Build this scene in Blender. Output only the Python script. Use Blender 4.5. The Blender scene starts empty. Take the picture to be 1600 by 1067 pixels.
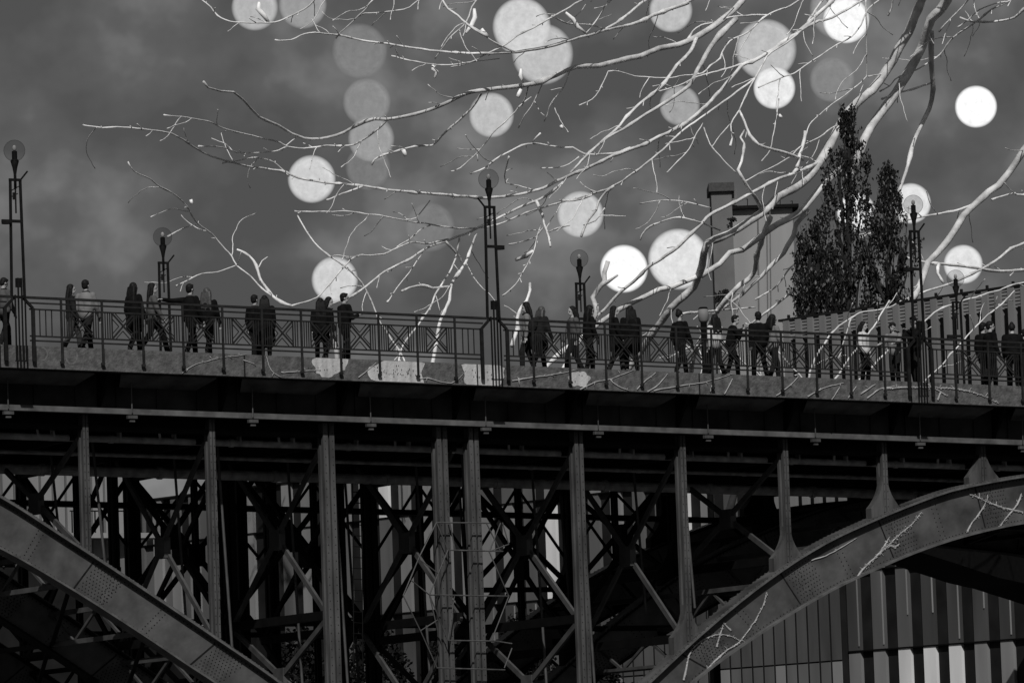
import bpy, math, random
from math import radians as rad, sin, cos, pi
from mathutils import Vector as V, Matrix, noise as MN
random.seed(7)
SC = bpy.context.scene
COL = SC.collection
# ------------------------------------------------------------ camera
FPX, ROLL, PITCH, HEAD = 8403.2, .0350, rad(5.531), rad(60.448)
ZC = 2.0
_h = V((cos(HEAD), sin(HEAD), 0)); _r = V((sin(HEAD), -cos(HEAD), 0)); _z = V((0, 0, 1))
CF = _h*cos(PITCH) + _z*sin(PITCH); _u = -_h*sin(PITCH) + _z*cos(PITCH)
CR = cos(ROLL)*_r - sin(ROLL)*_u; CU = sin(ROLL)*_r + cos(ROLL)*_u
cd = bpy.data.cameras.new('camera'); cam = bpy.data.objects.new('camera', cd); COL.objects.link(cam)
cam.matrix_world = Matrix(((CR.x, CU.x, -CF.x, 0), (CR.y, CU.y, -CF.y, 0), (CR.z, CU.z, -CF.z, ZC), (0, 0, 0, 1)))
cd.sensor_width = 36; cd.lens = FPX/1600*36; cd.clip_start = 1; cd.clip_end = 6000
SC.camera = cam
# ------------------------------------------------------------ light
SUN = V((.36, .64, -.68)).normalized()
W = bpy.data.worlds.new('World'); SC.world = W; W.use_nodes = True
nt = W.node_tree; N = nt.nodes; L = nt.links; N.clear()
out = N.new('ShaderNodeOutputWorld'); bg = N.new('ShaderNodeBackground'); bg.inputs[1].default_value = .05
sky = N.new('ShaderNodeTexSky'); sky.sky_type = 'NISHITA'; sky.sun_disc = False
sky.sun_elevation = math.asin(-SUN.z); sky.sun_rotation = math.atan2(-SUN.x, -SUN.y); sky.dust_density = 4
bw = N.new('ShaderNodeRGBToBW'); tc = N.new('ShaderNodeTexCoord')
n1 = N.new('ShaderNodeTexNoise'); n1.inputs['Scale'].default_value = 36; n1.inputs['Detail'].default_value = 4.5; n1.inputs['Roughness'].default_value = .5
mp = N.new('ShaderNodeMapping'); mp.inputs['Scale'].default_value = (1, 1, 1.15); mp.inputs['Location'].default_value = (.4, 2.7, .9)
cr = N.new('ShaderNodeValToRGB'); cr.color_ramp.elements[0].position = .40; cr.color_ramp.elements[0].color = (.74,)*3+(1,); e_ = cr.color_ramp.elements.new(.53); e_.color = (1, 1, 1, 1)
cr.color_ramp.elements[2].position = .72
cr.color_ramp.elements[2].color = (2.1,)*3+(1,)
mix = N.new('ShaderNodeMix'); mix.data_type = 'FLOAT'; mix.inputs[0].default_value = .82; mix.inputs[3].default_value = 1.95   # an even cloud deck over most of the clear sky
mul = N.new('ShaderNodeMath'); mul.operation = 'MULTIPLY'
L.new(sky.outputs[0], bw.inputs[0]); L.new(bw.outputs[0], mix.inputs[2]); L.new(tc.outputs['Generated'], mp.inputs[0]); L.new(mp.outputs[0], n1.inputs[0])
L.new(n1.outputs[0], cr.inputs[0]); L.new(mix.outputs[0], mul.inputs[0]); L.new(cr.outputs[0], mul.inputs[1]); L.new(mul.outputs[0], bg.inputs[0]); L.new(bg.outputs[0], out.inputs[0])
sl = bpy.data.lights.new('sun', 'SUN'); sl.energy = 3.2; sl.angle = rad(.5); sl.color = (1, .985, .97)
so = bpy.data.objects.new('sun', sl); COL.objects.link(so); so.rotation_euler = SUN.to_track_quat('-Z', 'Y').to_euler()
SC.view_settings.view_transform = 'Standard'; SC.view_settings.look = 'None'; SC.view_settings.exposure = 0; SC.view_settings.gamma = 1
SC.cycles.transparent_max_bounces = 40; SC.cycles.max_bounces = 6
# ------------------------------------------------------------ measuring helpers (a photographed point + its real plane -> a point in the place)
def ray(x, y): return CF*FPX + CR*(x-800) - CU*(y-533.5)
def at(x, y, Y):
    r = ray(x, y); p = r*(Y/r.y); p.z += ZC; return p
def ppm(p): return FPX/((p-V((0, 0, ZC)))@CF if False else (p-V((0, 0, ZC))).dot(CF))
G = -.02085; D = 117.9; H0 = 15.1 + ZC
def rz(s, h=0): return H0 + G*s + h            # height above the sloping hand rail line
# ------------------------------------------------------------ materials (everything in the place is grey: the photograph is black and white)
MATS = {}
def mat(name, c, rough=.8, sc=8, amp=.25, bump=0, streak=False, metal=0):
    if name in MATS: return MATS[name]
    m = bpy.data.materials.new(name); m.use_nodes = True; t = m.node_tree; b = t.nodes['Principled BSDF']
    b.inputs['Roughness'].default_value = rough; b.inputs['Metallic'].default_value = metal; b.inputs['Specular IOR Level'].default_value = .3 if c > .03 else .06
    co = t.nodes.new('ShaderNodeTexCoord'); mpp = t.nodes.new('ShaderNodeMapping'); mpp.inputs['Scale'].default_value = (1, 1, .18) if streak else (1, 1, 1)
    n = t.nodes.new('ShaderNodeTexNoise'); n.inputs['Scale'].default_value = sc; n.inputs['Detail'].default_value = 6
    r = t.nodes.new('ShaderNodeValToRGB'); r.color_ramp.elements[0].position = .3; r.color_ramp.elements[1].position = .7
    lo, hi = c*(1-amp), c*(1+amp)
    r.color_ramp.elements[0].color = (lo, lo, lo, 1); r.color_ramp.elements[1].color = (hi, hi, hi, 1)
    t.links.new(co.outputs['Object'], mpp.inputs[0]); t.links.new(mpp.outputs[0], n.inputs[0]); t.links.new(n.outputs[0], r.inputs[0]); t.links.new(r.outputs[0], b.inputs['Base Color'])
    if bump:
        n2 = t.nodes.new('ShaderNodeTexNoise'); n2.inputs['Scale'].default_value = sc*3; n2.inputs['Detail'].default_value = 5
        bp = t.nodes.new('ShaderNodeBump'); bp.inputs['Strength'].default_value = bump; bp.inputs['Distance'].default_value = .05
        t.links.new(co.outputs['Object'], n2.inputs[0]); t.links.new(n2.outputs[0], bp.inputs['Height']); t.links.new(bp.outputs[0], b.inputs['Normal'])
    MATS[name] = m; return m
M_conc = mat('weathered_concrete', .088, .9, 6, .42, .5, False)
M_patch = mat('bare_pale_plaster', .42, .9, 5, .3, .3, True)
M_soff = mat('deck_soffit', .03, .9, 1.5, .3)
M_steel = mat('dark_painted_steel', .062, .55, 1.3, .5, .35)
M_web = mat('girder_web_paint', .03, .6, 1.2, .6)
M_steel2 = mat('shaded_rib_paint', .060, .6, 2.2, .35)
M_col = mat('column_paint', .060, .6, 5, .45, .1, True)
M_deep = mat('inner_steel_shade', .006, .6, 3, .3)  # near-black copy of the steel, under-deck shade put into its colour
M_flange = mat('flange_paint', .085, .55, 3, .4)
M_rivet = mat('rivet_shade_joint_dark', .012, .7)  # rivets carry their shadow as dark colour; seams and joints share it
M_pipe = mat('pipe_lit_tone', .34, .7, 4, .4, .2)  # raised albedo stands in for sunlight on pipes the overhang shades
M_rail = mat('railing_paint', .020, .55, 6, .3)
M_post = mat('post_paint', .014, .55, 6, .3)
M_lampm = mat('lamp_metal', .010, .5, 6, .3)
M_bark = mat('pale_bark', .62, .75, 1.6, .38, .8)
M_bough = mat('grey_flaking_bark', .50, .8, 1.3, .42, 1.0)
M_leafp = mat('pale_dead_leaf', .85, .7, 6, .1)
M_dbark = mat('dark_bark', .03, .9, 4, .3)
M_leaf = mat('dark_poplar_leaf', .012, .8, 2, .5)
M_leaf2 = mat('pale_leaf_back', .10, .7, 2, .3)
M_overlay = mat('pale_overlay_twig', .33, .8, 6, .3)
M_white = mat('panel_white', .85, .5, 2, .06)
M_ground = mat('ground_earth', .05, .95, .2, .4)
M_water = mat('river_water', .01, .12, .5, .2)
def emis(name, e, a):
    m = bpy.data.materials.new(name); m.use_nodes = True; t = m.node_tree; t.nodes.clear()
    o = t.nodes.new('ShaderNodeOutputMaterial'); mx = t.nodes.new('ShaderNodeMixShader'); tr = t.nodes.new('ShaderNodeBsdfTransparent'); em = t.nodes.new('ShaderNodeEmission')
    em.inputs[1].default_value = e; em.inputs[0].default_value = (1, 1, 1, 1)
    lw = t.nodes.new('ShaderNodeLayerWeight'); lw.inputs[0].default_value = .5
    rp = t.nodes.new('ShaderNodeValToRGB'); rp.color_ramp.elements[0].position = .05; rp.color_ramp.elements[0].color = (a*.94, a*.94, a*.94, 1); rp.color_ramp.elements[1].position = .92; rp.color_ramp.elements[1].color = (0, 0, 0, 1)
    for q_, v_ in ((.30, a*.97), (.36, min(1, a*1.10)), (.44, a*.9), (.58, a*.52), (.72, a*.2)): e3 = rp.color_ramp.elements.new(q_); e3.color = (v_, v_, v_, 1)
    co = t.nodes.new('ShaderNodeTexCoord'); ns = t.nodes.new('ShaderNodeTexNoise'); ns.inputs['Scale'].default_value = 2.6; ns.inputs['Detail'].default_value = 7; ns.inputs['Roughness'].default_value = .7
    mr = t.nodes.new('ShaderNodeMapRange'); mr.inputs[1].default_value = .3; mr.inputs[2].default_value = .7; mr.inputs[3].default_value = e*.80; mr.inputs[4].default_value = e*1.16
    t.links.new(co.outputs['Object'], ns.inputs[0]); t.links.new(ns.outputs[0], mr.inputs[0]); t.links.new(mr.outputs[0], em.inputs[1])
    t.links.new(lw.outputs['Facing'], rp.inputs[0]); t.links.new(rp.outputs[0], mx.inputs[0])
    t.links.new(tr.outputs[0], mx.inputs[1]); t.links.new(em.outputs[0], mx.inputs[2]); t.links.new(mx.outputs[0], o.inputs[0]); return m
def glass(name, c):
    m = bpy.data.materials.new(name); m.use_nodes = True; t = m.node_tree; t.nodes.clear()
    o = t.nodes.new('ShaderNodeOutputMaterial'); mx = t.nodes.new('ShaderNodeMixShader'); tr = t.nodes.new('ShaderNodeBsdfTransparent'); gl = t.nodes.new('ShaderNodeBsdfPrincipled')
    gl.inputs['Base Color'].default_value = (.01, .01, .01, 1); gl.inputs['Roughness'].default_value = .15
    tr.inputs[0].default_value = (c, c, c, 1)
    lw = t.nodes.new('ShaderNodeLayerWeight'); rp = t.nodes.new('ShaderNodeValToRGB'); rp.color_ramp.elements[0].position = .6; rp.color_ramp.elements[0].color = (.02,)*3+(1,); rp.color_ramp.elements[1].position = .95; rp.color_ramp.elements[1].color = (.6,)*3+(1,)
    t.links.new(lw.outputs['Facing'], rp.inputs[0]); t.links.new(rp.outputs[0], mx.inputs[0]); t.links.new(tr.outputs[0], mx.inputs[1]); t.links.new(gl.outputs[0], mx.inputs[2]); t.links.new(mx.outputs[0], o.inputs[0]); return m
M_globe = glass('smoked_globe_glass', .82)
# ------------------------------------------------------------ mesh builder
def frame(d):
    d = d.normalized(); a = V((0, 0, 1)) if abs(d.z) < .95 else V((1, 0, 0))
    x = d.cross(a).normalized(); return x, x.cross(d).normalized()
class MB:
    def __init__(s): s.v = []; s.f = []; s.mi = []; s.cur = 0; s.xm = []
    def add(s, vs, fs):
        o = len(s.v); s.v += [tuple(p) for p in vs]; s.f += [tuple(i+o for i in f) for f in fs]; s.mi += [s.cur]*len(fs); return s
    def box(s, x0, x1, y0, y1, z0, z1):
        return s.add([(x0,y0,z0),(x1,y0,z0),(x1,y1,z0),(x0,y1,z0),(x0,y0,z1),(x1,y0,z1),(x1,y1,z1),(x0,y1,z1)],
                     [(0,3,2,1),(4,5,6,7),(0,1,5,4),(1,2,6,5),(2,3,7,6),(3,0,4,7)])
    def bar(s, p, q, w, t, up=None):      # w across in the up x d direction, t along up
        p, q = V(p), V(q); d = (q-p).normalized(); u = V(up) if up else V((0, 1, 0))
        x = d.cross(u)
        if x.length < .05: u = V((1, 0, 0)); x = d.cross(u)
        x.normalize(); y = x.cross(d).normalized()
        vs = [e+x*(a*w/2)+y*(b*t/2) for e in (p, q) for a, b in ((-1,-1),(1,-1),(1,1),(-1,1))]
        return s.add(vs, [(0,3,2,1),(4,5,6,7),(0,1,5,4),(1,2,6,5),(2,3,7,6),(3,0,4,7)])
    def tube(s, pts, rs, n=6, cap=True):
        pts = [V(p) for p in pts]; o = len(s.v); vs = []; fs = []; m = len(pts); px = None
        for i, p in enumerate(pts):
            d = pts[min(i+1, m-1)] - pts[max(i-1, 0)]
            if d.length < 1e-6: d = V((0, 0, 1))
            x, y = frame(d)
            if px is not None:
                x = (px - d.normalized()*px.dot(d.normalized()));
                if x.length < 1e-4: x = frame(d)[0]
                x.normalize(); y = x.cross(d.normalized())
            px = x; r = rs[i] if isinstance(rs, (list, tuple)) else rs
            vs += [p + x*(cos(2*pi*k/n)*r) + y*(sin(2*pi*k/n)*r) for k in range(n)]
        for i in range(m-1):
            for k in range(n): a = i*n+k; b = i*n+(k+1) % n; fs.append((a, b, b+n, a+n))
        if cap: fs.append(tuple(range(n))[::-1]); fs.append(tuple(range((m-1)*n, m*n)))
        return s.add(vs, fs)
    def ell(s, c, r, n=12, m=8, R=None):
        c = V(c); vs = []; fs = []
        for j in range(m+1):
            for i in range(n):
                a = pi*j/m; b = 2*pi*i/n; p = V((sin(a)*cos(b)*r[0], sin(a)*sin(b)*r[1], cos(a)*r[2]))
                if R is not None: p = R @ p
                vs.append(c+p)
        for j in range(m):
            for i in range(n): a = j*n+i; b = j*n+(i+1) % n; fs.append((a, a+n, b+n, b))
        return s.add(vs, fs)
    def cap(s, p, q, r1, r2, n=10):
        p, q = V(p), V(q); s.tube([p, q], [r1, r2], n); s.ell(p, (r1,)*3, n, 6); s.ell(q, (r2,)*3, n, 6); return s
    def prism(s, pts, off):               # closed outline + extrusion vector
        n = len(pts); off = V(off); vs = [V(p) for p in pts] + [V(p)+off for p in pts]
        return s.add(vs, [tuple(range(n)), tuple(range(n, 2*n))[::-1]] + [(i, i+n, (i+1) % n+n, (i+1) % n) for i in range(n)])
    def build(s, name, m, parent=None, smooth=False, kind=None, origin=None):
        me = bpy.data.meshes.new(name)
        if parent is not None and origin is None: origin = parent.location
        o = V(origin) if origin is not None else V((0, 0, 0))
        me.from_pydata([(x-o.x, y-o.y, z-o.z) for x, y, z in s.v], [], s.f); me.materials.append(m)
        for xm in s.xm: me.materials.append(xm)
        if s.xm: me.polygons.foreach_set('material_index', s.mi)
        if smooth: me.polygons.foreach_set('use_smooth', [True]*len(me.polygons))
        ob = bpy.data.objects.new(name, me); COL.objects.link(ob)
        if parent is not None: ob.parent = parent
        else: ob.location = o
        if kind: ob['kind'] = kind
        return ob
def tag(o, label, cat, group=None, kind=None):
    if label: o['label'] = label
    if cat: o['category'] = cat
    if group: o['group'] = group
    if kind: o['kind'] = kind
    return o
def empty(name, loc, label=None, cat=None, group=None):
    o = bpy.data.objects.new(name, None); o.empty_display_size = .3; COL.objects.link(o); o.location = loc; return tag(o, label, cat, group)
def sub(mb, name, m, par, root, **k):     # a sub-part: coordinates are world, its thing's origin is the shared local origin
    return mb.build(name, m, par, origin=root.location, **k)
def copy_tree(o, parent=None):
    c = o.copy(); COL.objects.link(c); c.parent = parent
    for ch in list(o.children): copy_tree(ch, c)
    return c
# ------------------------------------------------------------ ground
MB().add([(-4000,-4000,0),(4000,-4000,0),(4000,4000,0),(-4000,4000,0)], [(0,1,2,3)]).build('ground', M_ground, kind='structure')
MB().add([(-900,20,.02),(900,20,.02),(900,112,.02),(-900,112,.02)], [(0,1,2,3)]).build('river', M_water, kind='structure')
# ------------------------------------------------------------ the bridge
S0, S1 = 40, 112          # extent along the bridge
RIB = [D+1.25, D+6.95, D+12.65]
bridge = empty('arch_bridge', (66, D, 0), 'long dark riveted steel arch bridge with a pale concrete parapet edge crossing the whole view', 'bridge')
def lbar(h0, h1, y0, y1, a=S0, b=S1):     # a member parallel to the sloping deck
    m = MB(); vs = []
    for s in (a, b):
        vs += [(s, y0, rz(s, h0)), (s, y1, rz(s, h0)), (s, y1, rz(s, h1)), (s, y0, rz(s, h1))]
    return m.add(vs, [(0,1,2,3),(7,6,5,4),(0,4,5,1),(1,5,6,2),(2,6,7,3),(3,7,4,0)])
WD = 13.9
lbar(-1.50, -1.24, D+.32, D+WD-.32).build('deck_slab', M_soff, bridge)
lbar(-1.735, -1.19, D+.02, D+.317).build('parapet_edge', M_conc, bridge)
lbar(-1.735, -1.19, D+WD-.317, D+WD).build('parapet_edge', M_conc, bridge)
for k in range(-3, 6):                    # expansion joints of the parapet edge
    s = 66.05 + k*6.55 - .25; MB().box(s, s+.035, D+.012, D+.05, rz(s, -1.73), rz(s, -1.2)).build('expansion_joint', M_rivet, bridge)
lbar(-2.685, -2.55, D+.78, D+1.12).build('edge_flange', M_flange, bridge)
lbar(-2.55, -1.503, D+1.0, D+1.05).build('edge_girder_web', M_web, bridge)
for y in RIB:
    lbar(-2.95, -1.503, y+.1, y+.22).build('stringer_web', M_deep, bridge)
    lbar(-3.05, -2.953, y-.1, y+.4).build('stringer_flange', M_deep, bridge)
for i, y in enumerate((D+3.4, D+5.2, D+8.6, D+10.7)):
    lbar(-2.6, -1.503, y, y+.12).build('stringer_web', M_deep, bridge)
# service pipes
def pipe(h, y, r, name='service_pipe', m=M_pipe):
    m_ = MB(); s = S0
    while s < S1:
        m_.tube([(s, y, rz(s, h)), (min(s+3.3, S1)-.02, y, rz(min(s+3.3, S1), h))], r, 12)
        m_.tube([(s-.06, y, rz(s, h)), (s+.06, y, rz(s, h))], r*1.22, 12); s += 3.3
    m_.build(name, m, bridge, smooth=False)
pipe(-3.20, D+1.95, .085); pipe(-3.62, D+6.1, .13); pipe(-3.36, D+4.3, .05)
lbar(-4.0, -3.86, D+12.2, D+12.6).build('lower_chord', M_deep, bridge)
COLS = [46.2, 49.3, 52.3, 55.42, 58.86, 62.1, 65.85, 69.33, 72.45, 75.6, 78.7, 81.87, 85.1, 88.4, 91.7, 95]
PIER = 65.85
RT = [(66.8,.6),(68.2,2.0),(69.6,3.25),(71.16,4.47),(72.95,5.82),(74.77,7.02),(76.6,8.0),(78.34,8.68),(79.9,9.20),(80.93,9.48),(83.02,9.82),(85,10.0),(87,10.05)]
RB = [(67.9,.0),(69.4,1.6),(70.9,3.05),(72.41,4.45),(74.71,5.82),(76.75,6.82),(78.01,7.32),(79.56,7.86),(81.12,8.28),(82.95,8.62),(85,8.82),(87,8.88)]
RT += [(174-s, z-.1) for s, z in RT[-2::-1]]; RB += [(174-s, z-.1) for s, z in RB[-2::-1]]
LT = [(44,12.0),(46,11.75),(48,11.3),(50,10.62),(53.01,9.23),(54.68,8.25),(56.36,7.23),(58.57,5.85),(60.47,4.62),(62.5,3.1),(64.9,1.1)]
LB = [(44,10.2),(46,10.1),(48,9.85),(50,9.28),(52.98,8.05),(54.81,7.08),(56.66,5.98),(58.03,5.12),(58.8,4.64),(61.2,2.8),(63.8,.4)]
def interp(P, s):
    # Catmull-Rom on z(s)
    for i in range(len(P)-1):
        if P[i][0] <= s <= P[i+1][0]:
            a = P[max(i-1, 0)]; b = P[i]; c = P[i+1]; d = P[min(i+2, len(P)-1)]
            t = (s-b[0])/(c[0]-b[0]); h = c[0]-b[0]
            m1 = (c[1]-a[1])/(c[0]-a[0])*h; m2 = (d[1]-b[1])/(d[0]-b[0])*h
            return (2*t**3-3*t*t+1)*b[1]+(t**3-2*t*t+t)*m1+(-2*t**3+3*t*t)*c[1]+(t**3-t*t)*m2 + ZC
    return (P[0][1] if s < P[0][0] else P[-1][1]) + ZC
def curve(P, n=60):
    a, b = P[0][0], P[-1][0]; return [(a+(b-a)*i/n, interp(P, a+(b-a)*i/n)) for i in range(n+1)]
def strip(T, y0, y1, dz0, dz1):           # plate following a curve
    m = MB(); vs = []; n = len(T)
    for i, (s, z) in enumerate(T):
        a = T[max(i-1, 0)]; b = T[min(i+1, n-1)]; d = V((b[0]-a[0], 0, b[1]-a[1])).normalized(); nn = V((-d.z, 0, d.x))
        for y, k in ((y0, dz0), (y1, dz0), (y1, dz1), (y0, dz1)): vs.append((s+nn.x*k, y, z+nn.z*k))
    fs = [(0,1,2,3), tuple(4*(n-1)+k for k in (3,2,1,0))]
    for i in range(n-1):
        for k in range(4): a = 4*i+k; b = 4*i+(k+1) % 4; fs.append((a, a+4, b+4, b))
    return m.add(vs, fs)
def rivets(m, pts, y, r=.019):
    for s, z in pts:
        n = 6; vs = [(s+cos(2*pi*k/n)*r, y, z+sin(2*pi*k/n)*r) for k in range(n)] + [(s, y-r*.7, z)]
        m.add(vs, [(k, (k+1) % n, n) for k in range(n)])
    return m
def arch(T, B, right):
    CT, CB = curve(T, 90), curve(B, 90)
    for ri, yc in enumerate(RIB):
        yf = yc-.2
        # web between the two curves, matched by their parameter
        m = MB(); vs = []
        for (a, za), (b, zb) in zip(CT, CB): vs += [(a, yc-.06, za), (b, yc-.06, zb), (b, yc+.06, zb), (a, yc+.06, za)]
        n = len(CT); fs = [(0,1,2,3), tuple(4*(n-1)+k for k in (3,2,1,0))]
        for i in range(n-1):
            for k in range(4): a = 4*i+k; b = 4*i+(k+1) % 4; fs.append((a, a+4, b+4, b))
        rib = None; web = m.add(vs, fs)
        R = []; JJ = []
        def P(i, t):
            i = max(0, min(89.999, i)); k = int(i); w = i-k
            a = V(CT[k]).lerp(V(CT[k+1]), w); b = V(CB[k]).lerp(V(CB[k+1]), w); return a.lerp(b, t)
        Ls = 90/ (abs(T[-1][0]-T[0][0]) * (1.25 if not right else 1.16))     # parameter per metre
        js = [P0 for P0 in ((34.5, 42.7, 50.6, 58.6) if right else (46, 56, 66, 76))]
        js = JR if right else JL
        for j in js:
            i0 = j
            for rr in range(9):
                for c in range(9):
                    R.append(P(i0+(.12+.105*c+(.05 if rr % 2 else 0))*Ls, .13+.74*rr/8))
            a, b = P(i0-.02, .06), P(i0-.02, .94); JJ.append((a, b))
            for o in (-1.75, -3.3):
                for c in (0, .17):
                    for rr in range(8): R.append(P(i0+(o+c)*Ls, .14+.72*rr/7+(.04 if c else 0)))
        Tn = int(90/Ls/.13)
        if ri < 2:
            for q in range(Tn): R.append(P(90*q/Tn, .045)); R.append(P(90*q/Tn, .955))
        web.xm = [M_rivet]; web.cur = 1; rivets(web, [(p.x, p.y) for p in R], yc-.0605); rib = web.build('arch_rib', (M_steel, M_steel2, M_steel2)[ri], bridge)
        for a, b in JJ: sub(MB().bar((a.x, yc-.068, a.y), (b.x, yc-.068, b.y), .035, .01), 'seam', M_rivet, rib, bridge)
        # rivets on the top of the flange, both edges
        m = strip(CT, yc-.24, yc+.36, -.0, .05); m.xm = [M_steel if ri < 2 else M_flange]; m.cur = 1
        for q in range(int(Tn*.9)):
            p = P(90*q/(Tn*.9), 0); pn = P(min(90, 90*q/(Tn*.9)+1), 0); d = (pn-p)
            if d.length < 1e-5: continue
            d.normalize(); nn = V((-d.y, d.x))
            for yy in (-.205, .29, .33):
                c = V((p.x+nn.x*.062, yc+yy, p.y+nn.y*.062)); m.ell(c, (.03, .03, .03), 5, 3)
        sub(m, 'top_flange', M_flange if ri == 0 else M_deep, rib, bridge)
        sub(strip(CT, yc-.17, yc+.24, .052, .09), 'cover_plate', M_steel, rib, bridge)
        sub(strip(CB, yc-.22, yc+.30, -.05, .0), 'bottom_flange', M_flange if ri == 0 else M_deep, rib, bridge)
# find the parameter where seams are seen
def par(T, B, x, y):
    p = at(x, y, RIB[0]); CT, CB = curve(T, 90), curve(B, 90); best = (9e9, 0)
    for i in range(91):
        for t in (.1, .3, .5, .7, .9):
            q = V(CT[i]).lerp(V(CB[i]), t); dd = (q.x-p.x)**2+(q.y-p.z)**2
            if dd < best[0]: best = (dd, i)
    return best[1]
JR = [par(RT, RB, *q) for q in ((1532, 792), (1382, 838), (1228, 924), (1078, 1044))]
JR += [JR[0]+(JR[0]-JR[1])*k for k in (1, 2, 3)]
JL = [par(LT, LB, *q) for q in ((132, 882), (336, 1010))]; JL += [2*JL[0]-JL[1]]
arch(RT, RB, True); arch(LT, LB, False)
def archz(s):
    if LT[0][0] <= s <= LT[-1][0]: return interp(LT, s)
    if RT[0][0] <= s <= RT[-1][0]: return interp(RT, s)
    return 1.0
def column(s, yc, w, zb, mm, flare):
    zt = rz(s, -2.7 if yc == RIB[0] else -3.05); m = MB(); g = w*.16
    m.box(s-w/2, s-g/2, yc-.16, yc-.04, zb, zt); m.box(s+g/2, s+w/2, yc-.16, yc-.04, zb, zt)
    m.box(s-w/2, s-g/2, yc+.06, yc+.16, zb, zt); m.box(s+g/2, s+w/2, yc+.06, yc+.16, zb, zt)
    m.box(s-.02, s+.02, yc-.038, yc+.058, zb, zt)
    rv = m; rv.xm = [M_rivet]; rv.cur = 1
    z = zb+.15
    while z < zt and yc == RIB[0]:
        for sx in (s-w*.33, s+w*.33): rv.ell((sx, yc-.162, z), (.014, .014, .014), 5, 3)
        z += .2
    c = m.build('column', mm, bridge)
    if flare:
        for sg in (-1, 1):
            P = [(s+sg*w*.5, yc, zb+.95)]
            for k in range(1, 8):
                t = k/7; x = s+sg*(w*.5+.40*t**2.2); P.append((x, yc, zb+.95-(.95-.10)*t))
            xe = P[-1][0]; P.append((xe, yc, archz(xe)+.09)); P.append((s+sg*w*.5, yc, archz(s+sg*w*.5)+.09))
            q = MB().prism([(x, yc-.13, z) for x, _, z in P], (0, .26, 0)); sub(q, 'flared_base', mm, c, bridge)
    return c
WID = {3: .15, 4: .15, 5: .31, 7: .25, 8: .16, 9: .15, 10: .15, 11: .15}
for i, s in enumerate(COLS):
    for ri, yc in enumerate(RIB):
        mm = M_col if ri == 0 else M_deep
        if i == 6:
            for o, w in ((-.52, .30), (.40, .28)): column(s+o, yc, w, 1.0, mm, False)
            continue
        zb = archz(s)+.09
        if rz(s, -3.1)-zb < .3: continue
        ww = WID.get(i, .15)*(1 if ri == 0 else 1.15)
        column(s, yc, ww, zb, mm, i >= 8)
# cross frames at every column line: struts and X braces between neighbouring ribs
for i, s in enumerate(COLS):
    if s < 44 or s > 100: continue
    zt = rz(s, -3.15); zb = archz(s)+.1 if i != 6 else 1.4
    if i in (5, 7): zb = archz(s)+.1
    for a, b in ((0, 1), (1, 2)):
        ya, yb = RIB[a]+.17, RIB[b]-.17
        MB().box(s-.07, s+.07, ya, yb, zt-.12, zt+.16).build('cross_strut', M_deep, bridge)
        z1 = zt-.12
        while z1-zb > 1.3:
            z0 = max(zb, z1-4.3)
            if z0-zb < 1.4: z0 = zb
            m = MB(); m.bar((s-.04, ya, z1), (s-.04, yb, z0), .14, .07, (1, 0, 0)); m.bar((s+.04, ya, z0), (s+.04, yb, z1), .14, .07, (1, 0, 0))
            m.box(s-.09, s+.09, (ya+yb)/2-.28, (ya+yb)/2+.28, (z0+z1)/2-.26, (z0+z1)/2+.26)
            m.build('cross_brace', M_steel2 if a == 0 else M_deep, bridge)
            MB().box(s-.08, s+.08, ya, yb, z0-.02, z0+.2).build('cross_strut', M_deep, bridge)
            z1 = z0-.02
# intermediate columns on the rear ribs, and bracing in the plane of the inner ribs
for i in range(3, 12):
    s0, s1 = COLS[i], COLS[i+1]
    for ri in (1, 2):
        yc = RIB[ri]; zt = rz((s0+s1)/2, -3.1)
        if 4 <= i <= 8:
            z0, z1 = max(archz(s0), archz(s1) if ri == 2 else archz(s0))+.15, zt
            if z1-z0 > 2:
                zz = max(z0, z1-4.2)
                m = MB(); m.bar((s0, yc-.05, z1), (s1, yc-.05, zz), .14, .06); m.bar((s0, yc+.05, zz), (s1, yc+.05, z1), .14, .06)
                m.box((s0+s1)/2-.25, (s0+s1)/2+.25, yc-.09, yc+.09, (zz+z1)/2-.3, (zz+z1)/2+.3)
                m.build('longitudinal_brace', M_deep, bridge)
                MB().box(s0, s1, yc-.07, yc+.07, zz-.14, zz).build('longitudinal_strut', M_deep, bridge)
for i in range(2, 12):                    # slender secondary posts, ties and tie rods of the inner ribs
    s0, s1 = COLS[i], COLS[i+1]
    for ri, f in ((2, .5),):
        x = s0+(s1-s0)*f; y = RIB[ri]; zb = archz(x)+.1; zt = rz(x, -3.05)
        if zt-zb > 1:
            m = MB(); m.box(x-.07, x+.07, y-.09, y-.05, zb, zt); m.box(x-.07, x+.07, y+.05, y+.09, zb, zt); m.box(x-.02, x+.02, y-.05, y+.05, zb, zt); m.build('secondary_post', M_deep, bridge)
            for a_, b_ in ((s0, x), (x, s1)):
                z0 = max(zb, zt-2.2, archz(a_)+.1, archz(b_)+.1)
                if zt-z0 < .8: continue
                m = MB(); m.bar((a_, y, zt-.1), (b_, y, z0), .07, .05); m.bar((a_, y+.06, z0), (b_, y+.06, zt-.1), .07, .05); m.build('tie_brace', M_deep, bridge)
    if 3 <= i <= 8:
        for yy, h0 in ((RIB[0]+1.4, -3.2), (RIB[0]+3.9, -3.2), (RIB[1]+2.2, -3.2)):
            x = s0+.9; MB().tube([(x, yy, rz(x, h0)), (x+.35, yy+.2, max(archz(x)+.4, rz(x, -9.5)))], .035, 6).build('tie_rod', M_steel2, bridge)
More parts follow.
